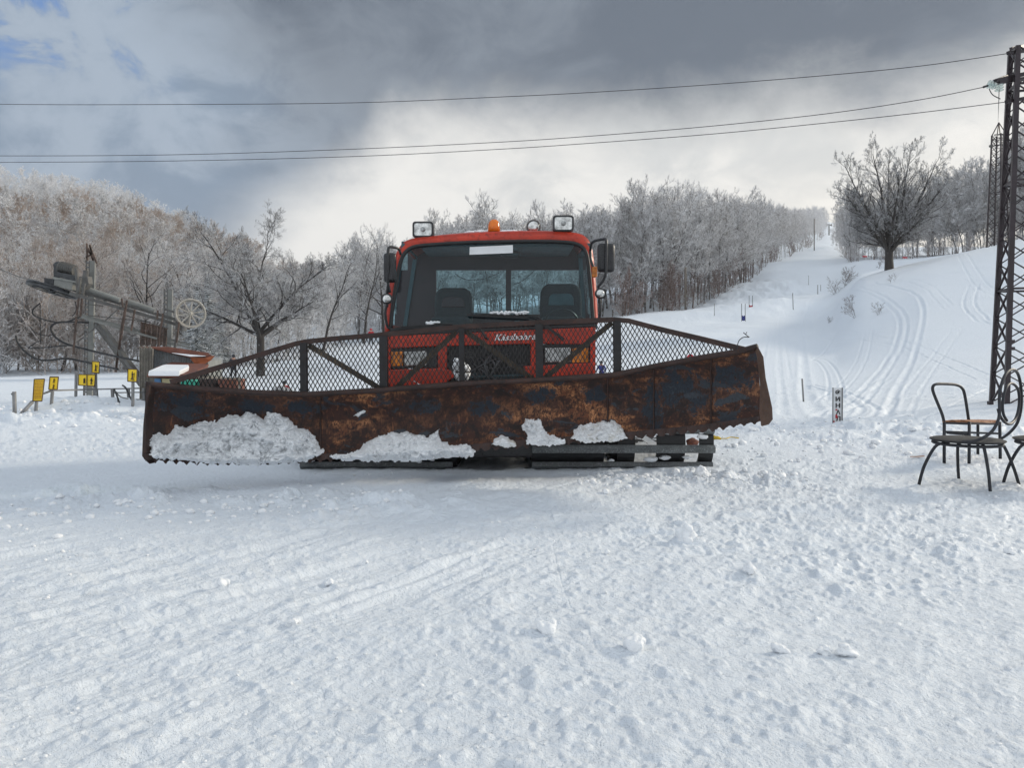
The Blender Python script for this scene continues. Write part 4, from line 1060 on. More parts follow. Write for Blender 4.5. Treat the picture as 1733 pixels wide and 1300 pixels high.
# rear wall with two windows
YR = DF+DR; rw = MB()
def RP(px, py): return P(px, py, YR)
zl = lambda py: Z_(py, YR)
def rbox(x0, y0, x1, y1, d=0.06): rw.prism([RP(x0,y0), RP(x1,y0), RP(x1,y1), RP(x0,y1)], (0, d, 0))
rbox(690, 420, 992, 457); rbox(668, 532, 998, 580); rbox(671, 457, 738, 532); rbox(856, 457, 865, 532); rbox(980, 457, 996, 532)
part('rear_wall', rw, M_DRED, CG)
for x0, x1 in ((738, 856), (865, 980)):
    q = MB(); q.add([RP(x0,457)+Vector((0,.03,0)), RP(x1,457)+Vector((0,.03,0)), RP(x1,532)+Vector((0,.03,0)), RP(x0,532)+Vector((0,.03,0))], [(0,1,2,3)])
    part('rear_window', q, M_RGLASS, CG, flip=False)
it = MB(); it.box(((L0+R0)/2, DF+0.22, zb-0.02), ((R0-L0)*0.93, 0.34, 0.07)); it.box(((L0+R0)/2, DF+0.7, zb-0.55), ((R0-L0)*0.93, 1.3, 0.08)); it.box(((LT0+RT0)/2, DF+0.85, zt-0.06), ((RT0-LT0)*0.86, 0.9, 0.05))
it.box((P(905,0,DF+.3).x, DF+0.33, zb+0.05), (0.5, 0.2, 0.10))
part('dashboard', it, M_INT, CG, bevel=0.02)
stw = MB(); c = P(950, 548, DF+0.45); stw.tube([c+Vector((0.2*math.cos(a), -0.1*math.sin(a), 0.17*math.sin(a))) for a in np.linspace(0, 6.283, 24, endpoint=False)], 0.014, 6, closed=True); stw.tube([c, c+Vector((0,-0.2,-0.2))], 0.02, 6)
part('steering_wheel', stw, M_BLKP, CG, smooth=True)
for x0, x1, yt, D in ((735, 799, 487, 9.45), (914, 985, 480, 9.45)):
    q = MB(); cx = (X_(x0,D)+X_(x1,D))/2; w = X_(x1,D)-X_(x0,D); zt2 = Z_(yt, D)
    pr = [(-0.5,-0.62),(-0.5,0.0),(-0.47,0.25),(-0.40,0.36),(-0.28,0.40),(0.28,0.40),(0.40,0.36),(0.47,0.25),(0.5,0.0),(0.5,-0.62)]
    q.prism([Vector((cx+a*w, D, zt2-0.40*w+b*w)) for a, b in pr], (0, 0.13, 0)); st = part('seat', q, M_SEAT, CG, smooth='auto', bevel=0.03)
    q = MB(); q.box((cx, D-0.2, zt2-0.95*w), (w*0.98, 0.5, 0.13)); part('seat_cushion', q, M_SEAT, st, bevel=0.04)
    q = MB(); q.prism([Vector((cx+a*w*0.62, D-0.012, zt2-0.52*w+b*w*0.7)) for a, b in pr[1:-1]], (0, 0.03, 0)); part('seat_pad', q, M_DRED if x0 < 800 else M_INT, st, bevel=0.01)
st_ = MB(); st_.prism([P(a, b, DW(b)-0.006) for a, b in ((795,418),(868,414.5),(868,428),(794.5,431))], (0, 0.004, 0)); part('windscreen_sticker', st_, M_WHT, CG)
mr_ = MB(); mr_.lump(P(864,430,8.95), 0.1, 3, (1.3,0.3,0.5), 0.02, 2); part('inside_mirror', mr_, M_BLKP, CG, smooth=True)
cb = MB(); cb.tube(catmull([P(770,463,9.75), P(785,472,9.7), P(805,474,9.7), P(825,470,9.7), P(845,462,9.75)], 5), 0.004, 5); cb.tube(catmull([P(868,482,9.7), P(885,475,9.7), P(905,457,9.75)], 5), 0.004, 5)
part('hanging_cable', cb, M_BLK, CG, smooth=True)
# wipers
def wiper(pts_arm, blade_, snow):
    w = MB(); w.tube([P(x, y, DW(y)-0.06) for x, y in pts_arm], 0.009, 6); wp = part('wiper', w, M_BLK, CG, smooth=True)
    q = MB(); q.bar(P(*blade_[0], DW(blade_[0][1])-0.045), P(*blade_[1], DW(blade_[1][1])-0.045), 0.02, 0.026); q.bar(P(*blade_[0], DW(blade_[0][1])-0.055)+Vector((0.05,0,0.02)), P(*blade_[1], DW(blade_[1][1])-0.055)+Vector((-0.05,0,0.02)), 0.012, 0.012); part('wiper_blade', q, M_BLK, wp)
    q = MB()
    for i in range(60):
        x = snow[0][0]+(snow[0][1]-snow[0][0])*(i+rng.random())/60; q.lump(P(x, snow[1]+rng.uniform(-1.5, 2), DW(530)-0.06+rng.uniform(-.02,.02)), rng.uniform(0.010, 0.022), i, (1.2,1,0.8), 0.4, 1)
    part('snow_on_wiper', q, M_LUMP, wp, smooth=True)
wiper([(777,556),(765,549),(735,548)], ((672,556),(772,551)), ((722,742), 547))
wiper([(953,577),(935,560),(915,540),(900,533.5),(870,532)], ((791,533),(896,538)), ((830,893), 529.5))
wa = MB(); wa.bar(P(918,548,8.42), P(955,575,8.40), 0.035, 0.03); wa.tube([P(812,556,8.42), P(822,572,8.40), P(826,574,8.44)], 0.014, 6); part('wiper_arm', wa, M_BLK, CG)
# roof lamps
def worklamp(x0, y0, x1, y1, D, mx, my, rot=0.0):
    s = D/F; c = P((x0+x1)/2, (y0+y1)/2, D); w = (x1-x0)*s; h = (y1-y0)*s
    def rr(w, h, k, y): 
        pts_ = []
        for sx, sz, a0 in ((1,1,0),(-1,1,90),(-1,-1,180),(1,-1,270)):
            for a in range(0, 91, 22): pts_.append(Vector((c.x+sx*(w/2-k)+k*math.cos(math.radians(a0+a)), y, c.z+sz*(h/2-k)+k*math.sin(math.radians(a0+a)))))
        return pts_
    q = MB(); a = rr(w, h, 0.035, D); b = rr(w*1.06, h*1.06, 0.04, D+0.05); b2 = rr(w*0.8, h*0.75, 0.04, D+0.15); n = len(a); i_ = rr(w*0.84, h*0.80, 0.025, D-0.002); i2 = rr(w*0.84, h*0.80, 0.025, D+0.012)
    vv = a+b+b2+i_+i2; f = []
    for p, r_ in ((0,1),(1,2),(3,0),(4,3)):
        for k in range(n): f.append((p*n+k, p*n+(k+1) % n, r_*n+(k+1) % n, r_*n+k))
    f.append(tuple(2*n+k for k in range(n))); q.add(vv, f); L_ = part('work_lamp', q, M_BLKP, CG, smooth='auto')
    q = MB(); q.add(rr(w*0.85, h*0.81, 0.025, D+0.010), [tuple(range(n))]); part('lens', q, M_REFL, L_, flip=False)
    q = MB(); q.lathe([(0.03,-0.004),(0.028,-0.014),(0.012,-0.02),(0.001,-0.02)], (c.x, D+0.006, c.z), 'Y', 16); part('bulb', q, M_LENS, L_, smooth=True)
    q = MB(); q.tube([Vector((c.x, D+0.07, c.z-h/2)), P(mx, my, D+0.07)], 0.022, 8); q.box(P(mx, my, D+0.07), (0.12, 0.08, 0.03)); part('bracket', q, M_BLKP, L_)
worklamp(698, 374.5, 733, 401, 8.75, 717, 404); worklamp(936, 364, 971, 391, 8.75, 954, 396)
q = MB(); c = P(836, 398, 8.95)
q.lathe([(0.085,-0.02),(0.085,0.03),(0.075,0.035)], c, 'Z', 24); bb = part('beacon', q, M_BLKP, CG, smooth='auto')
q = MB(); q.lathe([(0.073,0.03),(0.072,0.10),(0.066,0.14),(0.05,0.17),(0.028,0.187),(0.004,0.192)], c, 'Z', 28); part('amber_dome', q, M_BEAC, bb, smooth=True)
q = MB(); c = P(903, 384, 9.1); q.lathe([(0.01,0.10),(0.05,0.09),(0.085,0.03),(0.09,0),(0.088,-0.01),(0.08,-0.012)], c, 'Y', 28); rl = part('round_lamp', q, M_STEEL, CG, smooth='auto')
q = MB(); q.lathe([(0.079,-0.008),(0.06,-0.026),(0.03,-0.036),(0.002,-0.04)], c, 'Y', 28); part('lens', q, M_REFL, rl, smooth=True)
q = MB(); q.tube([c+Vector((0,.04,-0.08)), c+Vector((0,.04,-0.17))], 0.02, 8); part('bracket', q, M_BLKP, rl)
for (a, b, D) in ((793,829,9.1), (915,940,9.2), (850,870,9.3)):
    q = MB()
    for i in range(22): q.lump(P(rng.uniform(a,b), 396.5+rng.uniform(-3,2) if a > 900 else 395+rng.uniform(-3.5,2), D+rng.uniform(-.1,.1)), rng.uniform(0.03,0.045), i, (1.6,1,0.55), 0.3, 2)
    part('snow_on_roof', q, M_LUMP, CG, smooth=True)
# mirrors with their tube frames and the small round lamps
def mirror(box_, tubes, lamp, D, lab):
    x0, y0, x1, y1 = box_; s = D/F; q = MB(); c = P((x0+x1)/2, (y0+y1)/2, D)
    q.box(c, ((x1-x0)*s, 0.10, (y1-y0)*s)); mo = part('mirror', q, M_BLKP, CG, bevel=0.035, smooth='auto')
    for tb_ in tubes:
        w = MB(); w.tube(catmull([P(x, y, d) for x, y, d in tb_], 5), 0.016, 8); part('mirror_bracket', w, M_BLKP, mo, smooth=True)
    lx, ly, r_ = lamp; cc = P(lx, ly, D-0.02); rr = r_*s
    w = MB(); w.lathe([(0.01,0.07),(rr*0.7,0.055),(rr,0.0),(rr,-0.015),(rr*0.86,-0.018)], cc, 'Y', 24); la = part('round_lamp', w, M_BLKP, CG, smooth='auto')
    w = MB(); w.lathe([(rr*0.85,-0.016),(rr*0.6,-0.03),(rr*0.3,-0.036),(0.002,-0.038)], cc, 'Y', 24); part('lens', w, M_REFL, la, smooth=True)
mirror((649.5, 428, 670.5, 478.5), [[(678,430,8.6),(674,421,8.5),(660,418,8.4),(657,425,8.38),(657,450,8.36),(656,476,8.38),(660,495,8.42)],
      [(655,515,8.45),(652,530,8.45),(656,553,8.48),(664,556,8.5)], [(657,480,8.38),(655,500,8.43),(655,520,8.45)]], (655, 506, 9.5), 8.42, '')
mirror((1011, 412, 1040, 461), [[(999,424,8.6),(1003,410,8.5),(1020,405,8.4),(1026,408,8.36),(1026,440,8.34),(1024,468,8.36),(1012,486,8.42)],
      [(1015,508,8.45),(1016,525,8.45),(1014,540,8.48),(1008,546,8.5)], [(1013,484,8.42),(1014,500,8.44),(1014,512,8.45)], [(999,424,8.6),(1000,440,8.55),(1004,452,8.5)]], (1016, 497, 9.5), 8.42, '')
q = MB(); q.box(P(1006, 460.5, 8.5), (0.06, 0.08, 0.125)); part('side_marker_lamp', q, M_AMB, CG, bevel=0.015)
# rear deck and engine cover
q = MB(); q.box((-0.15, 10.85, 1.05), (2.2, 1.6, 0.35)); q.box((-0.15, 12.0, 0.98), (2.2, 0.9, 0.12)); part('rear_deck', q, M_RED, CG, bevel=0.04)
# joystick-like tilt head with its cap of snow in front of the grille
q = MB(); c = P(782, 636, 7.5); q.lathe([(0.03,-0.2),(0.03,-0.03),(0.07,0.0),(0.085,0.03),(0.09,0.035),(0.09,0.045)], c, 'Z', 24); th_ = part('tilt_joint', q, M_RUSTB, CG, smooth='auto')
q = MB(); q.lathe([(0.02,-0.055),(0.06,-0.04),(0.082,0.0),(0.086,0.03)], c+Vector((0,-0.008,0)), 'Z', 24)
for i in range(26): 
    f = rng.random(); q.lump(c+Vector((rng.uniform(-.07,.07)*(1-f*0.7)-0.035*f, rng.uniform(-.05,.03), 0.05+0.11*f)), 0.045*(1-0.35*f), i, (1,1,1), 0.35, 2)
part('cap_of_snow', q, M_LUMP, th_, smooth=True)

# ---- snow lying on the groomer: things of their own
def in_poly(x, y, pl):
    c = False; n = len(pl)
    for i in range(n):
        x1, y1 = pl[i]; x2, y2 = pl[(i+1) % n]
        if (y1 > y) != (y2 > y) and x < (x2-x1)*(y-y1)/(y2-y1)+x1: c = not c
    return c
def edge_dist(x, y, pl):
    b = 1e9
    for i in range(len(pl)):
        ax, ay = pl[i]; bx, by = pl[(i+1) % len(pl)]; L2 = (bx-ax)**2+(by-ay)**2+1e-9
        t = max(0, min(1, ((x-ax)*(bx-ax)+(y-ay)*(by-ay))/L2)); b = min(b, math.hypot(x-ax-t*(bx-ax), y-ay-t*(by-ay)))
    return b
def snow_pile(pl, label, seed, dens=1.0, dirty=False, depth=0.16, dfun=None, name='snow_pile', vox=0):
    xs = [p[0] for p in pl]; ys = [p[1] for p in pl]; x0, x1, y0, y1 = min(xs)-6, max(xs)+6, min(ys)-6, max(ys)+6
    st = 0.8 if (x1-x0) < 120 else 1.0
    gx, gy = np.arange(x0, x1, st), np.arange(y0, y1, st); X, Y = np.meshgrid(gx, gy, indexing='ij'); x, y = X.ravel(), Y.ravel()
    ins = np.zeros(x.shape, bool); dist = np.full(x.shape, 1e9); n = len(pl)
    for i in range(n):
        (ax, ay), (bx, by) = pl[i], pl[(i+1) % n]
        if ay != by: ins ^= ((ay > y) != (by > y)) & (x < (bx-ax)*(y-ay)/(by-ay)+ax)
        t = np.clip(((x-ax)*(bx-ax)+(y-ay)*(by-ay))/((bx-ax)**2+(by-ay)**2+1e-9), 0, 1); dist = np.minimum(dist, np.hypot(x-ax-t*(bx-ax), y-ay-t*(by-ay)))
    big = min(1.0, (y1-y0)/60)
    e = np.where(ins, dist, -dist)+(3.2*fbm(x/14, y/14, 3, seed*5)+3.0*fbm(x/5, y/5, 3, seed*5+9))*big*1.4
    d0 = min(depth, 0.16)*1.3
    h = d0*(1-np.exp(-np.maximum(e, 0)/(11*big+2)))*(0.75+0.9*fbm(x/26, y/20, 3, seed*5+20))
    blk = fbm(x/9+2*fbm(x/20, y/20, 2, seed), y/8, 4, seed*5+30); h = h+0.08*big*np.clip(e/6, 0, 1)*(np.abs(blk)*1.6-0.15)+0.018*np.clip(e/3, 0, 1)*fbm(x/3.2, y/3.0, 3, seed*5+40)
    h = np.maximum(h, 0.004*np.clip(e, 0, 1))
    bot = np.array([BOT(a) for a in x]); top = np.array([TOP(a) for a in x])
    if dfun: Ds = np.array([dfun(a, b) for a, b in zip(x, y)])
    else:
        vq = np.clip((bot-y)/np.maximum(1, bot-top), 0, 1); Ds = np.array([DB(a) for a in x])+0.15*(1-(2*vq-1)**2)+0.03*(1-vq)
        k = np.clip((y-(bot-12))/12, 0, 1); Ds = Ds-0.075*k
    D = Ds-h-0.004; ok = e > -0.2
    idx = -np.ones(x.shape, int); q = MB(); vs = []
    ny = len(gy); E = ok.reshape(X.shape); cell = E[:-1,:-1]&E[1:,:-1]&E[1:,1:]&E[:-1,1:]
    W = np.stack([(x-CX)*D/F, D, EYE-(y-HY)*D/F], 1); B = np.stack([(x-CX)*(Ds+.02)/F, Ds+.02, EYE-(y-HY)*(Ds+.02)/F], 1)
    fs = []; N = len(x); use = {}
    def vid(k):
        if k not in use: use[k] = len(vs); vs.append(tuple(W[k]) if k < N else tuple(B[k-N]))
        return use[k]
    I, J = np.nonzero(cell)
    for i, j in zip(I, J):
        a, b, c_, d_ = i*ny+j, (i+1)*ny+j, (i+1)*ny+j+1, i*ny+j+1
        fs.append((vid(a), vid(d_), vid(c_), vid(b)))
        for (di, dj, p_, r_) in ((-1,0,a,d_), (1,0,c_,b), (0,-1,b,a), (0,1,d_,c_)):
            ii, jj = i+di, j+dj
            if ii < 0 or jj < 0 or ii >= cell.shape[0] or jj >= cell.shape[1] or not cell[ii,jj]: fs.append((vid(p_), vid(p_+N), vid(r_+N), vid(r_)))
    q.add(vs, fs)
    cx = sum(xs)/len(xs); cy = max(ys); c = P(cx, cy, dfun(cx, cy) if dfun else DB(cx))
    o = part(name, q, M_DSNOW if dirty else M_LUMP, loc=c, smooth=True, flip=False)
    setp(o, label, 'snow pile', None); return o
snow_pile([(250,740),(268,731),(285,736),(295,719),(320,722),(345,714),(372,711),(386,701),(405,704),(414,695),(432,700),(445,710),(452,697),(470,697),(488,706),(505,722),(522,728),(540,748),(549,768),(520,780),(470,786),(420,788),(360,786),(300,780),(262,776),(252,772)],
          'largest heap of clumpy white snow, on the left third of the rusty blade', 1, 1.0)
snow_pile([(552,770),(590,768),(610,757),(630,742),(660,733),(690,729),(712,737),(722,742),(742,728),(746,742),(762,752),(790,752),(806,764),(800,774),(760,776),(700,781),(640,783),(590,780),(560,776)],
          'long low heap of snow with a spike, left of the middle of the rusty blade', 2, 1.0)
snow_pile([(833,752),(840,738),(847,731),(857,738),(872,748),(876,756),(850,758)], 'small snow clump just right of the middle of the rusty blade', 3, 3.0, True, 0.08)
snow_pile([(884,716),(890,709),(905,712),(916,708),(918,722),(922,732),(940,736),(956,748),(940,753),(905,755),(890,752),(892,735),(883,728)], 'tall knobbly snow clump under the right headlamp on the blade', 4, 2.0, False, 0.1)
snow_pile([(966,742),(972,728),(985,719),(1010,715),(1040,711),(1052,716),(1058,735),(1064,742),(1040,750),(1010,749),(985,748)], 'rounded greyish snow clump at the right on the blade', 5, 2.0, True, 0.12)
snow_pile([(598,704),(606,697),(618,691),(619,697),(606,706)], 'small smear of snow high on the blade above the long heap', 6, 8.0, False, 0.02, lambda x, y: DB(x)+0.16)
snow_pile([(455,668),(462,658),(474,652),(492,657),(500,666),(480,670)], 'snow clump on the blade top behind the left part of the guard', 7, 4.0, False, 0.05, lambda x, y: DB(x)+0.16)
snow_pile([(700,645),(712,650),(728,655),(752,650),(800,646),(830,645),(828,654),(770,658),(720,661)], 'snow strewn on the hitch behind the middle of the guard', 8, 3.0, False, 0.05, lambda x, y: 7.5)
snow_pile([(866,650),(872,642),(885,645),(892,648),(880,652)], 'small snow patch on the hitch at the right of the grille', 9, 6.0, False, 0.03, lambda x, y: 7.45)

# ------------------------------------------------------------------ drag lift drive station on the left
DL = 19.0
LIFT = thing('ski_lift_station', 'grey steel ski lift drive station with motor and slanted beams on two posts', 'ski lift', G(150, DL))
def lp(px, py, d=0.0): return P(px, py, DL+d)
def tapered(name, pts_, mat, parent, w=0.05, h=None, bev=0.0, label=None, smooth=False):
    q = MB()
    for a, b in pts_: q.bar(a, b, w, h or w)
    return part(name, q, mat, parent, bevel=bev, label=label, smooth=smooth)
def lift_post(xt, yt, xb, yb, wpx, d, lab):
    wpx *= 0.88
    q = MB(); s = DL/F
    q.prism([lp(xt+1, yt, d), lp(xt+wpx, yt+1, d), lp(xb+wpx, yb, d), lp(xb+1, yb, d)], (0, 0.06, 0)); 
    o = part('post', q, M_PALE, LIFT, bev if False else 0, label=lab) if False else part('post', q, M_PALE, LIFT, label=lab)
    q = MB(); q.prism([lp(xt-6, yt, d+0.28), lp(xt-3.6, yt, d+0.28), lp(xb-3.6, yb, d+0.28), lp(xb-6, yb, d+0.28)], (0, 0.05, 0))
    n = int((yb-yt)/7.5)
    for i in range(n):
        f = (i+0.3)/n; x = xt+(xb-xt)*f; y = yt+(yb-yt)*f
        q.add([lp(x-5, y, d+0.27), lp(x+1, y, d+0.02), lp(x+1, y+3.0, d+0.02), lp(x-5, y+3.0, d+0.27)], [(0,1,2,3)])
    q.prism([lp(xt-0.5, yt, d), lp(xt+1.0, yt, d), lp(xb+1.0, yb, d), lp(xb-0.5, yb, d)], (0, 0.05, 0))
    part('batten_plates', q, M_STEEL, o); return o
p1 = lift_post(151, 441, 146, 690, 10.5, 0.0, 'tall left post'); p2 = lift_post(283, 489, 281, 640, 9.5, 1.3, 'short right post')
q = MB()
for a, b in (((147,412),(148,441)), ((152,414),(158,441)), ((149,420),(158,441)), ((155,430),(146,436)), ((152,416),(164,446)), ((147,425),(157,430))): q.bar(lp(*a), lp(*b), 0.035, 0.035)
part('lattice_head', q, M_RROD, LIFT)
# upper pair of beams, with snow-covered covers on top
q = MB(); q.bar(lp(112,487,-0.3), lp(325,549,0.6), 0.075, 0.08); q.bar(lp(118,496,-0.9), lp(322,556,0.0), 0.075, 0.08); q.bar(lp(146,497,-.5), lp(300,541,.3), 0.05, 0.05)
for f in (0.12, 0.3, 0.5, 0.72, 0.92): q.bar(lp(112+213*f,487+62*f,-0.3+.9*f), lp(118+204*f,496+60*f,-0.9+.9*f), 0.06, 0.06)
up_ = part('upper_beam', q, M_STEEL, LIFT)
q = MB()
for a, b in (((146,489),(203,508)), ((216,510),(262,526))): q.tube([lp(*a,-.5), lp(*b,-.3)], 0.07, 10)
part('cable_cover', q, M_PALE, LIFT, smooth='auto')
q = MB(); q.bar(lp(137,533,-.6), lp(322,584,.3), 0.055, 0.06); q.bar(lp(137,537,-.9), lp(322,589,.0), 0.05, 0.05); q.bar(lp(152,541,-.6), lp(300,586,.2), 0.03,0.03)
part('lower_rail', q, M_PALE, LIFT)
q = MB()
for x0, y0, x1, y1 in ((135,487,130,534), (140,492,136,536), (215,508,207,545), (215,508,196,630), (228,524,222,560), (276,530,268,586), (303,545,299,580), (207,545,196,625), (206,505,208,520), (267,525,266,540), (129,536,124,600)): q.bar(lp(x0,y0,-.7), lp(x1,y1,-.7), 0.035, 0.03)
part('hanger_rod', q, M_RROD, LIFT)
q = MB()
for x0, y0, x1, y1 in ((203,520,178,543), (150,534,255,545), (197,529,285,556), (168,549,130,580), (147,515,175,518)): q.bar(lp(x0,y0,-.6), lp(x1,y1,-.6), 0.022, 0.022)
part('thin_stay', q, M_STEEL, LIFT)
q = MB(); q.tube([lp(0,455,1), lp(33,469,0.5), lp(66,476,0)], 0.012, 5); part('haul_rope', q, M_STEEL, LIFT)
q = MB(); q.bar(lp(165,543,0.2), lp(244,650,-1.5), 0.11, 0.11); q.bar(lp(158,545,0.6), lp(238,652,-0.8), 0.07, 0.07)
for f in (0.2,0.35,0.5,0.65,0.8): q.bar(lp(165+79*f,543+107*f,.2-1.7*f), lp(158+80*f+4,545+107*f-3,.6-1.4*f), 0.03, 0.03)
part('diagonal_strut', q, M_STEEL, LIFT)
# drive unit
q = MB(); q.prism([lp(92,470,-.5), lp(124,476,-.5), lp(121,491,-.5), lp(90,484,-.5)], (0,0.5,0)); q.prism([lp(88,468,-.55), lp(128,475,-.55), lp(128,479,-.55), lp(88,472,-.55)], (0,0.6,0))
mt_ = part('gear_housing', q, M_PALE, LIFT, bevel=0.02)
q = MB(); q.tube([lp(101,452,-.3), lp(127,458,-.3)], 0.14, 16)
for k in range(7): q.tube([lp(103+k*3.3,452.5+k*.78,-.3), lp(104.2+k*3.3,452.8+k*.78,-.3)], 0.155, 16)
part('electric_motor', q, M_STEEL, LIFT, smooth='auto')
q = MB(); q.prism([lp(92,459,-.55), lp(127,466,-.55), lp(127,476,-.55), lp(92,467,-.55)], (0,0.45,0)); q.prism([lp(74,470,-.4), lp(91,472,-.4), lp(90,484,-.4), lp(75,484,-.4)], (0,0.3,0)); q.tube([lp(92,450,-.2), lp(96,446,-.2), lp(101,445,-.2)], 0.05, 8)
q.bar(lp(96,446,-.3), lp(96,470,-.3), 0.14, 0.05)
part('belt_guard', q, M_DARKST, LIFT, bevel=0.01)
q = MB(); q.tube([lp(129,454,-.5), lp(133,500,-.6)], 0.045, 8); q.prism([lp(139,470,-.7), lp(148,467,-.7), lp(150,480,-.7), lp(143,490,-.7), lp(137,485,-.7)], (0,.2,0)); q.tube([lp(146,458,-.6), lp(144,470,-.6)], 0.07, 10)
q.bar(lp(136,470,-.8), lp(132,505,-.8), 0.05, 0.05); q.bar(lp(143,480,-.8), lp(139,505,-.8), 0.05, 0.05); part('hydraulic_ram', q, M_STEEL, LIFT, bevel=0.008)
# horizontal bull wheel under the drive
q = MB(); c = lp(89, 492, -.1); tl = math.radians(13)
def bw(a, r, dz=0): x, y = r*math.cos(a), r*math.sin(a); return c+Vector((x*math.cos(tl), y*1.0, -x*math.sin(tl)+dz-y*0.20))
R_ = 37*DL/F
q.tube([bw(a, R_) for a in np.linspace(0, 6.283, 40, endpoint=False)], 0.03, 6, closed=True); q.tube([bw(a, R_, 0.05) for a in np.linspace(0, 6.283, 40, endpoint=False)], 0.022, 6, closed=True)
for k in range(8): q.bar(bw(k*math.pi/4, 0.06), bw(k*math.pi/4, R_), 0.02, 0.03)
q.tube([c+Vector((0,0,-0.08)), c+Vector((0,0,0.3))], 0.08, 10); part('bull_wheel', q, M_DARKST, LIFT, smooth='auto')
# spoked wheel at the right end
q = MB(); c = lp(322.5, 530.5, -.5); rw_, rh_ = 17.5*DL/F, 23*DL/F
def sw(a, f, d=0): return c+Vector((rw_*f*math.cos(a), 0.24*f*math.cos(a)+d, rh_*f*math.sin(a)))
q.tube([sw(a, 1.0) for a in np.linspace(0, 6.283, 40, endpoint=False)], 0.028, 8, closed=True); q.tube([sw(a, 0.92, .03) for a in np.linspace(0, 6.283, 40, endpoint=False)], 0.02, 6, closed=True)
M_WHEEL = basic('bleached_wheel_rim', (0.36,0.34,0.30), 0.6, 0, 0.2, 8, 0.2, (0.15,0.12,0.10)); sw_ = part('spoked_wheel', q, M_WHEEL, LIFT, smooth=True); q = MB()
for k in range(10): q.bar(sw(k*math.pi/5+.2, 0.05), sw(k*math.pi/5+.2, 0.95), 0.022, 0.03)
q.tube([sw(0,0,-.06), sw(0,0,.12)], 0.045, 10); q.bar(sw(0,0,.1), lp(312,552,-.2), 0.06, 0.06); part('spokes', q, M_WHEEL, sw_)
q = MB(); q.prism([lp(296,538,-.6), lp(310,543,-.6), lp(307,560,-.6), lp(297,557,-.6)], (0,.3,0)); q.bar(lp(300,560,-.6), lp(296,590,-.6), .05,.05); q.bar(lp(279,523,-.6), lp(301,530,-.6), .08,.06); part('wheel_carriage', q, M_STEEL, LIFT, bevel=0.01)
q = MB()
for k in range(19): x = 239+k*2.4; q.bar(lp(x, 544+k*0.55+(k%3), -.3+0.03*(k%4)), lp(x-1.2, 588-(k%4)*1.5, -.3), 0.022, 0.022)
q.bar(lp(239,546,-.3), lp(284,556,-.3), .03, .03); part('hanging_tow_bars', q, M_RROD, LIFT)
def cable(pts_, r=0.018):
    q = MB(); q.tube(catmull([lp(*p) for p in pts_], 6), r, 6); part('cable', q, M_BLK, LIFT, smooth=True)
cable([(137,536,-.6),(118,543,-.5),(100,546,-.4),(75,541,-.4),(57,533,-.4),(56,524,-.4),(68,513,-.3)]); cable([(127,510,-.3),(129,520,-.3),(127,530,-.4),(122,535,-.4)], .012)
cable([(150,546,-.6),(110,545,-.5),(92,548,-.5),(86,556,-.5),(93,570,-.5),(110,581,-.5),(140,590,-.5),(190,602,-.8),(255,615,-1.5)], .026)
cable([(27,568,0),(30,580,0),(42,595,0),(60,607,0),(80,610,0),(112,607,0),(140,612,0),(175,620,-.4),(200,625,-.8)], .026)
cable([(48,590,.3),(80,588,.3),(115,585,.3),(135,590,0)], .016); cable([(68,513,-.3),(68,540,-.3),(69,583,-.3)], .012); cable([(50,552,.3),(60,563,.3),(78,568,.3),(95,566,.3)], .012); cable([(48,589,.3),(60,580,.3),(69,577,.3)], .012)

# ------------------------------------------------------------------ hut
DH = 17.0
def hp(px, py, d=0.0): return P(px, py, DH+d)
HUT = thing('lift_hut', 'small grey sheet metal lift hut with rusty roof and a patch of snow on it', 'hut', G(300, DH+0.5))
q = MB(); q.prism([hp(255,590), hp(331,606), hp(331,680), hp(255,680)], (0, 1.6, 0))
hw = part('wall', q, M_CORR, HUT); q = MB()
for k in range(18): x = 256+k*4.2; q.bar(hp(x, 591+k*0.88, -0.012), hp(x, 626, -0.012), 0.012, 0.012)
part('sheet_ribs', q, M_CORR, hw)
q = MB(); q.prism([hp(252,588.5,-.15), hp(285,587,-.1), hp(352,597,-.1), hp(362,604,-.15), hp(330,608,-.15)], (-0.85, 1.1, 0.02)); rf_ = part('roof', q, M_ROOF, HUT, bevel=0.01)
q = MB(); q.prism([hp(322,604,-.2), hp(345,606,-.25), hp(364,602,-.2), hp(357,610,-.25), hp(345,617,-.25), hp(330,616,-.2), hp(324,610,-.2)], (-.12, .3, 0)); part('rusty_sheet', q, M_ORUST, HUT)
q = MB(); q.prism([hp(290,597.5,-.22), hp(300,596,.2), hp(345,600,.2), hp(349,603,-.22), hp(322,604,-.24)], (-.25, .5, 0.05)); part('snow_on_roof', q, M_LUMP, HUT, bevel=0.015)
q = MB(); q.prism([hp(330,612,.3), hp(352,610,.3), hp(352,640,.3), hp(330,640,.3)], (0,.8,0)); part('back_wall', q, M_PALE, HUT)
PORCH = thing('ticket_booth', 'low booth with a snow covered rusty lean-to roof in front of the grey hut', 'booth', G(290, DH-1.5))
q = MB(); q.prism([hp(256,640,-1.2), hp(345,640,-1.2), hp(345,690,-1.2), hp(256,690,-1.2)], (0, 1.1, 0)); part('wall', q, M_WOODG, PORCH)
q = MB(); q.prism([hp(248,638,-1.7), hp(318,640,-1.7), hp(352,622,-.6), hp(290,618,-.1), hp(262,627,-.6)], (0, 0.05, 0.07)); part('roof', q, M_ROOF, PORCH)
q = MB(); q.prism([hp(250,636.5,-1.72), hp(303,636.8,-1.72), hp(319,629,-1.2), hp(318,626,-.9), hp(280,625,-.6), hp(272,627,-.7)], (0, 0.04, 0.11)); part('snow_on_roof', q, M_LUMP, PORCH, bevel=0.02)
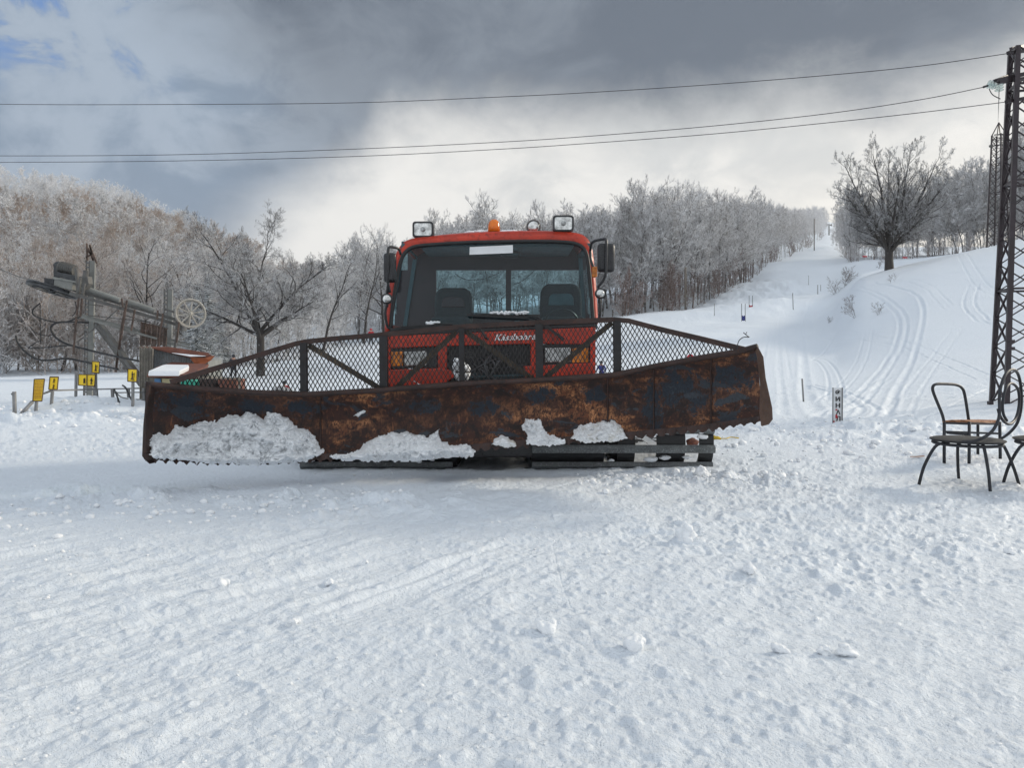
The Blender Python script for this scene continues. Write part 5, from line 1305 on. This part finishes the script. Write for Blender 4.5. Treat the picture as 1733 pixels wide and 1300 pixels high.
q = MB(); q.prism([hp(261.5,641,-1.24), hp(272,641.5,-1.24), hp(272,651,-1.24), hp(261.5,650.5,-1.24)], (0,.02,0)); part('blue_notice', q, M_BLUP if False else basic('light_blue_print', (0.08,0.22,0.45), .5, 0, .1, 4, 0), PORCH)
q = MB(); q.prism([hp(274,641,-1.24), hp(296,641,-1.24), hp(296,651,-1.24), hp(274,651,-1.24)], (0,.02,0)); part('pale_notice', q, basic('cream_print', (0.55,0.50,0.30), .5, 0, .1, 4, 0), PORCH)
q = MB()
for k in range(9): x = 237.5+k*2.6; q.bar(hp(x, 586+(k%3)*2, -.3), hp(x+0.4, 690, -.3), 0.022, 0.05)
o = part('slatted_fence', q, M_WOODG, None, hp(248, 690, -.3)); setp(o, 'narrow fence of upright grey slats between the lift strut and the hut', 'fence')
for x0, y0, x1, y1, d, m, nm, lab in ((314,643,342,655,-2.2,M_GREEN,'tarp_bundle','turquoise tarpaulin bundle behind the left end of the wire guard'),
        (345,641,374,668,-2.3,M_RUSTB,'metal_cabinet','dark brown cabinet behind the wire guard, beside the turquoise bundle'), (376,641,409,670,-2.4,M_ROOF,'metal_cabinet','red brown cabinet with a pale frame, right of the dark brown one')):
    q = MB(); q.box(hp((x0+x1)/2, (y0+y1)/2, d+.3), ((x1-x0)*(DH+d)/F, .5, (y1-y0)*(DH+d)/F)); o = part(nm, q, m, None, hp((x0+x1)/2, y1, d), bevel=0.03); setp(o, lab, nm.split('_')[1] if nm == 'metal_cabinet' else 'tarp')
q = MB()
for pts_ in (((405,640),(406,670)), ((376,640),(406,640))): q.bar(hp(*pts_[0],-2.43), hp(*pts_[1],-2.43), .04, .03)
part('frame', q, M_WOODG, o)

# ------------------------------------------------------------------ signs and railings on the left
def sign(corners, post, D, label, art, mat=M_YEL, edge=M_WOODG):
    b = P(post[2], post[3], D); b.z = GZ(b.x, b.y)
    t = thing('yellow_sign', label, 'sign', b, 'yellow signs by the lift')
    q = MB(); q.prism([P(x, y, D) for x, y in corners], (0, 0.02, 0)); pl = part('panel', q, mat, t)
    cs = [P(x, y, D-0.004) for x, y in corners]; q = MB()
    for i in range(4): q.bar(cs[i], cs[(i+1) % 4], 0.011, 0.02)
    part('frame', q, M_RROD, pl)
    q = MB(); q.bar(P(post[0], post[1], D+0.03), P(post[2], post[3], D+0.03), 0.045, 0.045); part('post', q, M_POLE, t)
    A, B, C_, D_ = [Vector(c_) for c_ in cs]      # TL TR BR BL
    def uv(u, v): return A.lerp(B, u).lerp(D_.lerp(C_, u), v)+Vector((0,-0.006,0))
    if art == 'text':
        q = MB()
        for k in range(13):
            u = 0.1
            while u < 0.88:
                w = rng.uniform(0.06, 0.22); q.bar(uv(u, 0.09+k*0.066), uv(min(u+w, 0.92), 0.09+k*0.066), 0.006, 0.010); u += w+0.05
        part('lines_of_print', q, M_ORNG, pl)
    else:
        for (cx, cy, s, kind) in art:
            q = MB()
            def pt(x, y): return uv(cx+x*s, cy+y*s)
            q.lathe([(0.07*s*(B-A).length, -0.002), (0.07*s*(B-A).length, 0.002)], pt(0,-0.36), 'Y', 12)
            L = (B-A).length*s
            q.bar(pt(0,-0.27), pt(0.02,0.05), L*0.2, 0.006, (0,1,0)); q.bar(pt(0.0,0.05), pt(-0.10,0.40), L*0.10, 0.006, (0,1,0)); q.bar(pt(0.02,0.05), pt(0.10,0.40), L*0.10, 0.006, (0,1,0))
            if kind == 'arms': q.bar(pt(0,-0.22), pt(-0.25,0.02), L*0.07, .006, (0,1,0)); q.bar(pt(0,-0.22), pt(0.25,0.02), L*0.07, .006, (0,1,0))
            if kind == 'ski': q.bar(pt(0,-0.2), pt(0.32,-0.12), L*0.07, .006, (0,1,0)); q.bar(pt(-0.28,0.36), pt(0.30,0.46), L*0.05, .006, (0,1,0)); q.bar(pt(0.32,-0.3), pt(0.2,0.42), L*0.03, .006, (0,1,0))
            if kind == 'red': q.bar(pt(-.1,-.3), pt(-.1,.4), L*.3, .006, (0,1,0))
            part('pictogram', q, M_SYM, pl)
    return t
sign([(58,642),(75.5,641.5),(71,679),(55.5,679)], (62,679,59,713), 14.6, 'tallest yellow board, tilted, covered in lines of orange print', 'text')
sign([(84.5,638),(99,638),(97,659.5),(82.5,659.5)], (89,660,85,708), 15.0, 'small yellow board with two stacked figures, second from the left', [(0.5,0.28,0.42,'ski'),(0.5,0.74,0.42,'ski')])
sign([(133,633.5),(147,634),(147,653),(132.5,652)], (129,630,128,690), 16.6, 'yellow board with a red oblong, left of the pair before the lift post', [(0.75,0.55,0.6,'red')])
sign([(147.5,634),(161.5,634),(160,654),(147.5,653)], (160.5,633,160,688), 16.55, 'yellow board with a standing figure, right of the pair before the lift post', [(0.55,0.55,0.75,'arms')])
sign([(156,611.5),(168.5,612.5),(167.5,632),(155.5,630.5)], (162,631,163,688), 16.9, 'topmost yellow board with a skier, above the pair on the lift post', [(0.5,0.52,0.75,'ski')])
sign([(216.5,624.5),(232,625),(231.5,646.5),(216,645.5)], (225,647,224.5,708), 15.2, 'yellow board with a skier on its own post beside the hut, rightmost of them', [(0.5,0.52,0.8,'ski')])
R1 = thing('railing', 'thin grey tube railing running from the signs to the hut', 'railing', P(140, 690, 16))
q = MB(); q.bar(P(22,716,14.3), P(55,680,14.8), .05, .05); q.bar(P(72,667,15), P(88,661,15.1), .04, .04); q.bar(P(88,661,15.1), P(165,659,16.5), .035, .035); q.bar(P(165,659,16.5), P(245,657,16.8), .03, .03); part('rail', q, M_POLE, R1)
q = MB(); q.bar(P(190,665,16), P(245,664,16.5), .025, .025); q.tube(catmull([P(193,660,16), P(205,672,16), P(225,676,16), P(245,676,16)], 5), .014, 5); part('rail', q, M_POLE, R1)
for x, y0, y1, D in ((24,663,717,14.2), (163,659,685,16.5), (190,658,684,16.0), (217,658,684,16.4), (243,657,686,16.6)):
    q = MB(); q.bar(P(x,y0,D), P(x+1.5,y1,D), .05, .05); pp = part('post', q, M_POLE, R1)
q = MB(); q.bar(P(24,664,14.2), P(20,668,14.2), .03,.03); q.bar(P(27,696,14.2), P(20,699,14.2), .03,.04); part('hook', q, M_DARKST, pp)
STP = thing('wooden_steps', 'grey plank platform half buried in the snow bank beside the hut', 'steps', P(208, 700, 15.6))
q = MB(); q.prism([P(189,686,15.8), P(226,689,15.4), P(226,695,15.4), P(195,691,15.8)], (0,.1,0.0)); q.prism([P(195,692,15.6), P(226,696,15.3), P(226,703,15.3), P(206,699,15.6)], (0,.1,0)); part('planks', q, M_WOODG, STP, bevel=.005)
q = MB(); q.tube(catmull([P(207,652,15.6), P(213,657,15.6), P(220,672,15.6), P(231,690,15.6)], 5), .018, 6); q.bar(P(193,658,15.6), P(204,686,15.6), .03,.02); q.bar(P(197,663,15.5), P(201,686,15.5), .02,.02); part('leaning_ski', q, M_DARKST, STP)

# ------------------------------------------------------------------ pylons and wires
def pylon(base_c, half, top_c, htop, z0, z1, n, rot, leg, brace, label, loc, phase=0):
    t = thing('power_pylon', label, 'pylon', loc)
    def corner(k, f):
        a = rot+math.pi/4+k*math.pi/2; r = (half+(htop-half)*f)*math.sqrt(2)
        c = Vector(base_c).lerp(Vector(top_c), f); return Vector((c.x+r*math.cos(a), c.y+r*math.sin(a), z0+(z1-z0)*f))
    for k in range(4):
        q = MB(); q.bar(corner(k, 0), corner(k, 1), leg, leg, up=(math.cos(rot), math.sin(rot), 0)); part('leg', q, M_PYL, t)
    for k in range(4):
        q = MB(); fs = [0.03+0.97*(1-(1-i/n)**1.15)/1.0 for i in range(n+1)]
        for i in range(n):
            a0, b0 = corner(k, fs[i]), corner((k+1) % 4, fs[i]); a1, b1 = corner(k, fs[i+1]), corner((k+1) % 4, fs[i+1])
            q.bar(a0, b1, brace, brace*0.5); q.bar(b0, a1, brace, brace*0.5)
            if i % 4 == 3: q.bar(a1, b1, brace*1.2, brace)
        part('lattice', q, M_PYL, t)
    return t, corner
D1 = 16.0; s_ = D1/F
bc = (11.02, 15.94, 0); tc_ = (11.065, 16.0, 0)
pt_, corner = pylon(bc, 0.525, tc_, 0.235, Z_(702, D1), Z_(82, D1), 14, math.radians(-18), 0.095, 0.042, 'tall dark lattice power pylon at the right edge beside the chairs', (bc[0], bc[1], Z_(703, D1)))
q = MB()
for (a, b, ya, yb, w) in ((1706,1745,89,84,.07), (1684,1745,137,122,.08), (1690,1745,140,130,.06), (1703,1745,172,164,.07), (1684,1703,137,130,.08)): q.bar(P(a,ya,D1-.2), P(b,yb,D1+.1), w, w)
q.bar(P(1711,82,D1-.3), P(1740,76,D1+.2), .06,.06)
part('cross_arm', q, M_PYL, pt_)
q = MB()
for x, y, D in ((1676,690,D1),(1676,682,D1),(1712,590,D1-.4),(1712,578,D1-.4)): q.box(P(x,y,D-.3), (.09,.08,.07))
part('bolted_box', q, M_PYL, pt_)
for (x, y, dx, dz) in ((1678,143,-1,0.18), (1691,148,0,-1)):
    q = MB(); c = P(x, y, D1-.2); ax = Vector((dx, 0, dz)).normalized()
    for j in (-1, 0, 1):
        cc = c+ax*0.055*j
        pts__ = [cc-ax*0.03, cc-ax*0.015, cc, cc+ax*0.02, cc+ax*0.03]; q.tube(pts__, [0.02, 0.075, 0.09, 0.05, 0.02], 14)
    part('glass_insulator', q, M_INSUL, pt_, smooth=True)
q = MB(); q.bar(P(1664,147,D1-.2), P(1672,144.5,D1-.2), .04,.04); q.tube(catmull([P(1674,150,D1-.2), P(1680,160,D1-.2), P(1693,167,D1-.2)], 6), .010, 6); q.tube([P(1691,152,D1-.2), P(1690.5,166,D1-.2)], .008, 5); q.tube([P(1690.5,166,D1-.2), P(1689,208,62)], .008, 5)
part('jumper_wire', q, M_WIRE, pt_, smooth=True)
D2 = 62.0
bc = (X_(1688, D2), D2, 0); tt = (X_(1690.5, D2), D2, 0); z0 = GZ(bc[0], bc[1])-1.5
p2_, _ = pylon(bc, 0.58, tt, 0.36, z0, Z_(228, D2), 17, 0.5, 0.10, 0.05, 'smaller far lattice power pylon standing on the hill behind the tall one', (bc[0], bc[1], z0))
q = MB()
for dx in (-.36,.36):
    for dy in (-.36,.36): q.bar(Vector((tt[0]+dx, D2+dy, Z_(228,D2))), Vector((tt[0], D2, Z_(207,D2))), .07,.07)
q.bar(P(1677,247,D2), P(1706,243,D2), .09,.09); q.bar(P(1683,228,D2), P(1708,226,D2), .08,.08); part('cross_arm', q, M_PYL, p2_)
q = MB(); q.lump(P(1676,247,D2), .13, 4, (1,1,1), .1, 1); part('glass_insulator', q, M_STEEL, p2_)
for pl, lab in (([(-420,169),(0,176),(300,176.3),(600,173.5),(850,163.5),(1000,156),(1200,143),(1400,127),(1560,111),(1706,90)], 'topmost of the three power lines crossing the sky'),
                ([(-420,262),(0,263.5),(300,261.5),(600,252),(850,240),(1000,230),(1200,213.5),(1400,192),(1560,168),(1665,147)], 'middle of the three power lines, ending at the glass insulator'),
                ([(-420,276),(0,274.5),(300,272),(600,264.5),(850,252),(1000,242),(1200,227),(1400,207.5),(1560,190),(1704,172)], 'lowest of the three power lines crossing the sky')):
    q = MB(); n = len(pl); q.tube(catmull([P(x, y, 15.8+(1700-x)*0.0035) for x, y in pl], 6), 0.0085, 5)
    o = part('power_line', q, M_WIRE, None, P(pl[-1][0], pl[-1][1], 15.8), smooth=True); setp(o, lab, 'power line', 'power lines in the sky')

# ------------------------------------------------------------------ chairs
def bent_chair(org, label, mirror=1):
    t = thing('cafe_chair', label, 'chair', org)
    return t
c0 = P(1637, 745, 6.8); org = Vector((c0.x, 6.8, zfull(c0.x, 6.8)-0.02))
CHR = thing('cafe_chair', 'dark chair with round seat, splayed legs and a double hoop back, nearest of the three', 'chair', org, 'old chairs on the snow')
q = MB(); prof = [(0.02,0.0),(0.285,0.002),(0.302,-0.003),(0.305,-0.010),(0.29,-0.020),(0.02,-0.020)]; q.lathe(prof, c0+Vector((0,0,0.012)), 'Z', 40); st = part('seat', q, M_VINYL, CHR, smooth='auto')
q = MB(); q.tube([c0+Vector((0.275*math.cos(a), 0.275*math.sin(a), -0.028)) for a in np.linspace(0, 6.283, 36, endpoint=False)], 0.014, 8, closed=True); part('seat_ring', q, M_CHAIR, CHR, smooth=True)
for top, knee, foot in (((1606,6.72),(1582,757,6.75),(1555,821,6.85)), ((1626,7.02),(1621,755,7.03),(1623,816,7.08)), ((1656,6.56),(1665,757,6.54),(1676,832,6.50)), ((1688,6.8),(1700,757,6.8),(1725,822,6.82))):
    a = P(top[0], 749.5, top[1]); b = P(knee[0]*0.4+top[0]*0.6, 750.5, top[1]); q = MB()
    q.tube(catmull([a, b, P(*knee), P((knee[0]+foot[0])/2+ (knee[0]-top[0])*0.18, (knee[1]+foot[1])/2, (knee[2]+foot[2])/2), P(*foot)], 6), 0.0135, 8); part('leg', q, M_CHAIR, CHR, smooth=True)
q = MB(); q.tube(catmull([P(1628,748,6.55), P(1645,747.5,6.5), P(1662,742,6.48), P(1678,731,6.5), P(1688,715,6.52), P(1691.5,698,6.55), P(1691.5,671,6.58), P(1695,650,6.62), P(1703,632,6.7), P(1715,625.5,6.82), P(1724,636,6.95), P(1728.5,664,7.05), P(1727.5,694,7.1), P(1721,717,7.1), P(1708,733,7.1), P(1694,743,7.08)], 6), 0.0135, 8); part('back_hoop', q, M_CHAIR, CHR, smooth=True)
q = MB(); q.tube(catmull([P(1689,692,6.56), P(1693,705,6.57), P(1702,716,6.66), P(1711,717,6.82), P(1720,706,6.95), P(1725,683,7.0), P(1723,660,6.95), P(1713,649,6.82), P(1703,656,6.7), P(1697,680,6.63), P(1698,700,6.63), P(1704,712,6.7)], 6), 0.0125, 8); part('inner_hoop', q, M_CHAIR, CHR, smooth=True)
c2 = copy_tree(CHR); c2.location = org+Vector((0.80, 0.04, -0.005)); c2['label'] = 'dark chair cut off by the right edge, of which one splayed leg shows'
q = MB(); D = 8.2
R2 = thing('broken_chair', 'dark square framed chair with a torn splintered wooden seat, behind the nearest one', 'chair', P(1645, 785, D), 'old chairs on the snow')
q.tube(catmull([P(1598,716,8.0), P(1594,700,8.0), P(1581,668,8.0), P(1578.5,656,8.0), P(1584,650.5,8.02), P(1600,650,8.1), P(1618,651.5,8.2), P(1628,657,8.25), P(1633,670,8.25), P(1640,715,8.25)], 6), 0.0155, 8); part('back_frame', q, M_CHAIR, R2, smooth=True)
for x, D_, y1, x1 in ((1598,8.0,784,1598), (1640.5,7.95,785,1640), (1692,8.3,786,1693), (1655,8.75,775,1655)):
    q = MB(); q.tube([P(x,714,D_), P(x1,y1,D_)], 0.0165, 8); part('leg', q, M_CHAIR, R2, smooth=True)
q = MB()
for a, b in ((P(1598,716,8.0), P(1640,717.5,7.95)), (P(1640,717,7.95), P(1692,718,8.3)), (P(1598,716,8.0), P(1655,714,8.75)), (P(1655,714,8.75), P(1692,716,8.3)), (P(1600,731,8.0), P(1690,734,8.3)), (P(1602,733,8.0), P(1640,736,7.95))): q.bar(a, b, 0.018, 0.022)
part('seat_frame', q, M_CHAIR, R2)
q = MB()
ed = [(1598,712,8.0),(1606,712.5,8.0),(1611,711,8.0),(1618,712.5,8.0),(1627,710.5,8.0),(1632,713,7.98),(1640,713,7.95),(1648,714.5,8.0),(1660,714,8.1),(1672,716,8.15),(1684,715,8.25),(1694,716,8.3),(1690,711,8.6),(1656,710,8.75),(1610,710.5,8.2)]
q.prism([P(*e) for e in ed], (0,0,-0.022)); ss = part('seat', q, M_PLY, R2)
q = MB()
for i in range(14): x = rng.uniform(1600,1690); q.bar(P(x,713,8.0+(x-1600)*.003), P(x+rng.uniform(-9,9),713+rng.uniform(1,4),7.98+(x-1600)*.003), .012,.006)
part('splinters', q, M_PLY, ss)

# ------------------------------------------------------------------ finish sign, slalom gates, poles
x, D = ground_hit(1417, 720); b = Vector((x, D, GZ(x, D)))
FS = thing('finish_sign', 'narrow white upright board with black Cyrillic letters and red marks, standing in the snow', 'sign', b)
q = MB(); q.prism([P(1409.5,656.5,D), P(1425.5,656.5,D), P(1425,724,D), P(1409.3,724,D)], (0,.03,0)); fp = part('panel', q, M_WHT, FS)
q = MB(); q.bar(P(1409.8,656,D-.01), P(1409.4,722,D-.01), .010,.02); q.bar(P(1425.6,656,D-.01), P(1425.2,721,D-.01), .012,.03); part('edge_strip', q, M_POLE, FS)
for ch_, y, x_ in (('Ф',664,1418.2), ('И',675.5,1418), ('Н',686.5,1418), ('А',697.8,1418.6), ('Л',708.5,1418.6)):
    place_text('letter', ch_, P(x_, y, D-.004), (9.0 if ch_ == 'Ф' else 7.8)*D/F, M_INK, fp, 0, 0.004, 0, 8.2*D/F)
for pl in ([(1414,692.5),(1417,692.5),(1417,695),(1414,695)], [(1413.8,702),(1416.6,702),(1418,706),(1416.5,708.5),(1414,708)], [(1409.8,712),(1412.5,712.5),(1412.5,716),(1416.5,716),(1416.5,722),(1414.5,722.5),(1409.8,722)]):
    q = MB(); q.prism([P(a, c_, D-.007) for a, c_ in pl], (0,.002,0)); part('red_mark', q, M_REDP, fp)
def gate(x0, x1, yt, yb, ban, mat, label):
    X, D = ground_hit((x0+x1)/2, yb); t = thing('slalom_gate', label, 'slalom gate', (X, D, GZ(X, D)), 'slalom gates on the run')
    for x_ in (x0, x1):
        q = MB(); q.tube([P(x_, yt, D), P(x_, yb+1, D)], .028, 6); part('pole', q, M_DARKST, t)
    q = MB(); q.prism([P(x0-.4, ban, D), P((x0+x1)/2, ban+2.2, D), P(x1+.4, ban, D), P(x1+.6, yb-1, D), P((x0+x1)/2, yb, D), P(x0-.2, yb-1, D)], (0,.03,0)); part('banner', q, mat, t)
gate(1255.2, 1261.2, 514, 543, 533, M_BLUP, 'slalom gate with a dark blue banner, nearer of the pair on the run'); gate(1267.8, 1273.6, 500, 522, 515.5, M_REDF, 'slalom gate with a red banner, just above the blue one')
def pole(px, yt, yb, r, label, mat=M_POLE, grp='thin marker poles on the run', lean=0, name='marker_pole', cat='pole', D=None):
    if D is None: X, D = ground_hit(px, yb)
    else: X = X_(px, D)
    q = MB(); q.tube([P(px, yb+1.5, D), P(px+lean, yt, D)], r, 7); o = part(name, q, mat, None, (X, D, Z_(yb, D)), smooth=True); setp(o, label, cat, grp); return o
pole(1209, 514, 533, .035, 'thin grey pole standing alone left of the slalom gates'); pole(1342.5, 496, 523, .045, 'thin dark pole right of the slalom gates', lean=-1)
pole(1368.5, 466, 481, .035, 'faint thin pole high on the run left of the wide bush'); pole(1384, 482, 497, .05, 'left of two short poles below the wide bush'); pole(1389, 482, 491, .04, 'right of two short poles below the wide bush')
pole(1360, 641, 681, .022, 'thin leaning pole beside the groove, left above the finish sign', lean=-2.5)
for px, yt, yb, lab in ((1160, 452, 523, 'nearest wooden post at the edge of the wood by the run'), (1290.5, 412, 447, 'second wooden post up the run, at the thicket'), (1378, 370, 424, 'tall thin post high up by the trees of the run')):
    pole(px, yt, yb, .14 if px < 1300 else .16, lab, M_WOOD, 'wooden posts up the run', name='wooden_post', cat='post')
for px, yt, yb, lab in ((1403, 379, 398, 'lower T shaped lift tower at the top of the run'), (1415.5, 361, 379, 'upper T shaped lift tower at the very top of the run')):
    D = 350 if px < 1410 else 470; X = X_(px, D); z = GZ(X, D); t = thing('lift_tower', lab, 'lift tower', (X, D, z), 'lift towers at the top of the run')
    q = MB(); q.bar(Vector((X, D, z-.5)), P(px, yt, D), .5, .5); part('mast', q, M_POLE, t); q = MB(); q.bar(P(px-4.5, yt+1, D), P(px+4.5, yt+2, D), .4, .5)
    for k in (-4, 4): q.bar(P(px+k, yt, D), P(px+k, yt+3.5, D), .4,.4)
    part('cross_arm', q, M_POLE, t)
for px, py, lab in ((1463, 434, 'red bundle on the snow left behind the big beech'), (1531, 436, 'red bundle on the snow right behind the big beech')):
    D = 120; X = X_(px, D); q = MB()
    for i in range(3): q.lump((X+i*.25-.2, D, Z_(py, D)), .15, i, (1,.6,.8), .4, 2)
    o = part('red_netting', q, M_REDF, None, (X, D, Z_(py, D)), smooth=True); setp(o, lab, 'netting')
X, D = ground_hit(1168, 612); q = MB(); q.tube(catmull([P(1163,612,D), P(1164,604,D), P(1168,601,D), P(1172,603,D), P(1174,611,D)], 5), .05, 6); q.prism([P(1164,604,D), P(1172,603,D), P(1173,609,D), P(1164,610,D)], (0,.05,0))
o = part('red_banner', q, M_REDF, None, (X, D, GZ(X, D))); setp(o, 'small red banner in the snow seen through the right end of the wire guard', 'banner')
# things by the right track
q = MB(); c = P(1171, 749, 8.9); q.lump(c, .055, 2, (1.4,1,.9), .3, 3); o = part('brown_rock', q, M_ROOF, None, c, smooth=True); setp(o, 'small brown rusty lump lying behind the right track', 'lump')
Yr = 10.4; q = MB(); g0 = Vector((X_(1214, Yr), Yr, GZ(X_(1214, Yr), Yr)+.03)); q.lump(g0, .028, 1, (1.6,1,.8), .5, 2); q.lump(g0+Vector((-.05,0,.01)), .03, 2, (1.4,1,.9), .5, 2)
q.tube(catmull([g0, g0+Vector((.10,-.05,.0)), g0+Vector((.20,.03,.01)), g0+Vector((.30,0,0))], 5), .008, 6); o = part('yellow_tool', q, M_YROPE, None, g0, smooth=True); setp(o, 'yellow plastic piece with a short cord lying on the snow right of the track', 'tool')
x, D = ground_hit(1553, 786); z = zfull(x, D)+.012; q = MB(); q.prism([Vector((x-.07, D+.03, z)), Vector((x-.02, D-.02, z+.004)), Vector((x+.06, D-.03, z+.012)), Vector((x+.07, D+.01, z+.01)), Vector((x, D+.04, z))], (0,0,.008)); o = part('wood_splinter', q, M_PLY, None, (x, D, z)); setp(o, 'flat reddish wood splinter on the snow left of the chairs', 'splinter')

# ------------------------------------------------------------------ people
def person(px, py, D, h, jacket, trousers, helmet, label, sit=False, rz=0.0, on=None):
    base = Vector((X_(px, D), D, Z_(py, D))); t = thing('person', label, 'person', base, None, rz)
    ROOT[t.name] = Vector((0,0,0)); s = h/1.7
    if sit: J = dict(pel=(0,0,.12), ch=(0,-.06,.50), nk=(0,-.05,.60), hd=(0,-.07,.74), kL=(.16,-.42,.36), kR=(-.16,-.42,.36), fL=(.15,-.62,.05), fR=(-.15,-.62,.05), eL=(.28,-.12,.28), eR=(-.28,-.12,.28), hL=(.2,-.36,.3), hR=(-.2,-.36,.3))
    else: J = dict(pel=(0,0,.90), ch=(0,-.03,1.32), nk=(0,-.03,1.45), hd=(0,-.05,1.60), kL=(.14,-.12,.48), kR=(-.14,-.08,.48), fL=(.16,0,.06), fR=(-.16,.02,.06), eL=(.32,-.05,1.12), eR=(-.32,-.05,1.12), hL=(.34,-.25,.95), hR=(-.34,-.25,.95))
    J['hL2'] = (.10*(1 if 1 else 0), J['pel'][1], J['pel'][2]-.04); J['hR2'] = (-.10, J['pel'][1], J['pel'][2]-.04); J['sL'] = (.19, J['ch'][1], J['ch'][2]+.04); J['sR'] = (-.19, J['ch'][1], J['ch'][2]+.04)
    J['tL'] = (J['fL'][0], J['fL'][1]-.16, J['fL'][2]-.02); J['tR'] = (J['fR'][0], J['fR'][1]-.16, J['fR'][2]-.02)
    def skin(name, edges, rad, mat, parent):
        ks = []; [ks.append(k) for e in edges for k in e if k not in ks]
        me = bpy.data.meshes.new(name); me.from_pydata([Vector(J[k])*s for k in ks], [(ks.index(a), ks.index(b)) for a, b in edges], []); me.materials.append(mat)
        o = bpy.data.objects.new(name, me); COL.objects.link(o); o.parent = parent; m = o.modifiers.new('skin', 'SKIN'); m.use_smooth_shade = True
        for i, k in enumerate(ks): r = rad.get(k, .08)*s; me.skin_vertices[0].data[i].radius = (r, r); me.skin_vertices[0].data[i].use_root = (i == 0)
        sb = o.modifiers.new('sub', 'SUBSURF'); sb.levels = 1; sb.render_levels = 2; return o
    body = skin('body', [('pel','ch'),('ch','nk'),('nk','hd'),('pel','hL2'),('hL2','kL'),('kL','fL'),('fL','tL'),('pel','hR2'),('hR2','kR'),('kR','fR'),('fR','tR'),('ch','sL'),('sL','eL'),('eL','hL'),('ch','sR'),('sR','eR'),('eR','hR')],
         dict(pel=.13, ch=.15, nk=.055, hd=.10, hL2=.10, hR2=.10, kL=.065, kR=.065, fL=.05, fR=.05, tL=.04, tR=.04, sL=.07, sR=.07, eL=.045, eR=.045, hL=.04, hR=.04), M_SKIN, t)
    skin('jacket', [('pel','ch'),('ch','sL'),('sL','eL'),('eL','hL'),('ch','sR'),('sR','eR'),('eR','hR')], dict(pel=.17, ch=.185, sL=.09, sR=.09, eL=.065, eR=.065, hL=.052, hR=.052), jacket, t)
    skin('trousers', [('pel','hL2'),('hL2','kL'),('kL','fL'),('fL','tL'),('pel','hR2'),('hR2','kR'),('kR','fR'),('fR','tR')], dict(pel=.15, hL2=.12, hR2=.12, kL=.085, kR=.085, fL=.07, fR=.07, tL=.055, tR=.055), trousers, t)
    q = MB(); hd = Vector(J['hd'])*s; q.lump(hd+Vector((0,.015,.035))*s, .135*s, 1, (.92,1.05,.9), .02, 3); part('helmet', q, helmet, t, smooth=True)
    return t
X, D = G(481, 21).x, 21; person(481, 669, 21, .78, M_REDF, M_DKF, M_DKF, 'person in a red jacket and dark helmet sitting in the snow behind the guard', sit=True, rz=.4)
x, D = ground_hit(395, 641); person(395, 641, D, 1.25, M_DKF, M_DKF, M_DKF, 'person in dark ski clothes standing left of the big bare tree', rz=.5)
person(628, 583, 62, 1.3, M_REDF, M_DKF, M_REDF, 'person in red with a red helmet just above the guard rail by the left mirror', rz=0)
person(1018, 650, 27, .82, M_BLUP, M_BLUP, M_DKF, 'small person in dark blue snow clothes beside the right side of the cab', rz=-.3)

# ------------------------------------------------------------------ haze
def build_haze():
    q = MB(); q.box((0, 180, 25), (1900, 1300, 190))
    q.v = [(x, y, z) for x, y, z in q.v]
    t = NT('haze_air'); t.t.nodes.remove(t.b); v = t.n('ShaderNodeVolumePrincipled'); v.inputs['Color'].default_value = (0.93, 0.95, 1.0, 1)
    v.inputs['Density'].default_value = 0.00035; v.inputs['Anisotropy'].default_value = 0.3; t.l(v.outputs[0], t.out.inputs['Volume'])
    o = part('haze', q, t.m); o['kind'] = 'stuff'; o['label'] = 'thin cold winter haze filling the air over the slope'
    return o
build_haze()
sc.cycles.volume_bounces = 0
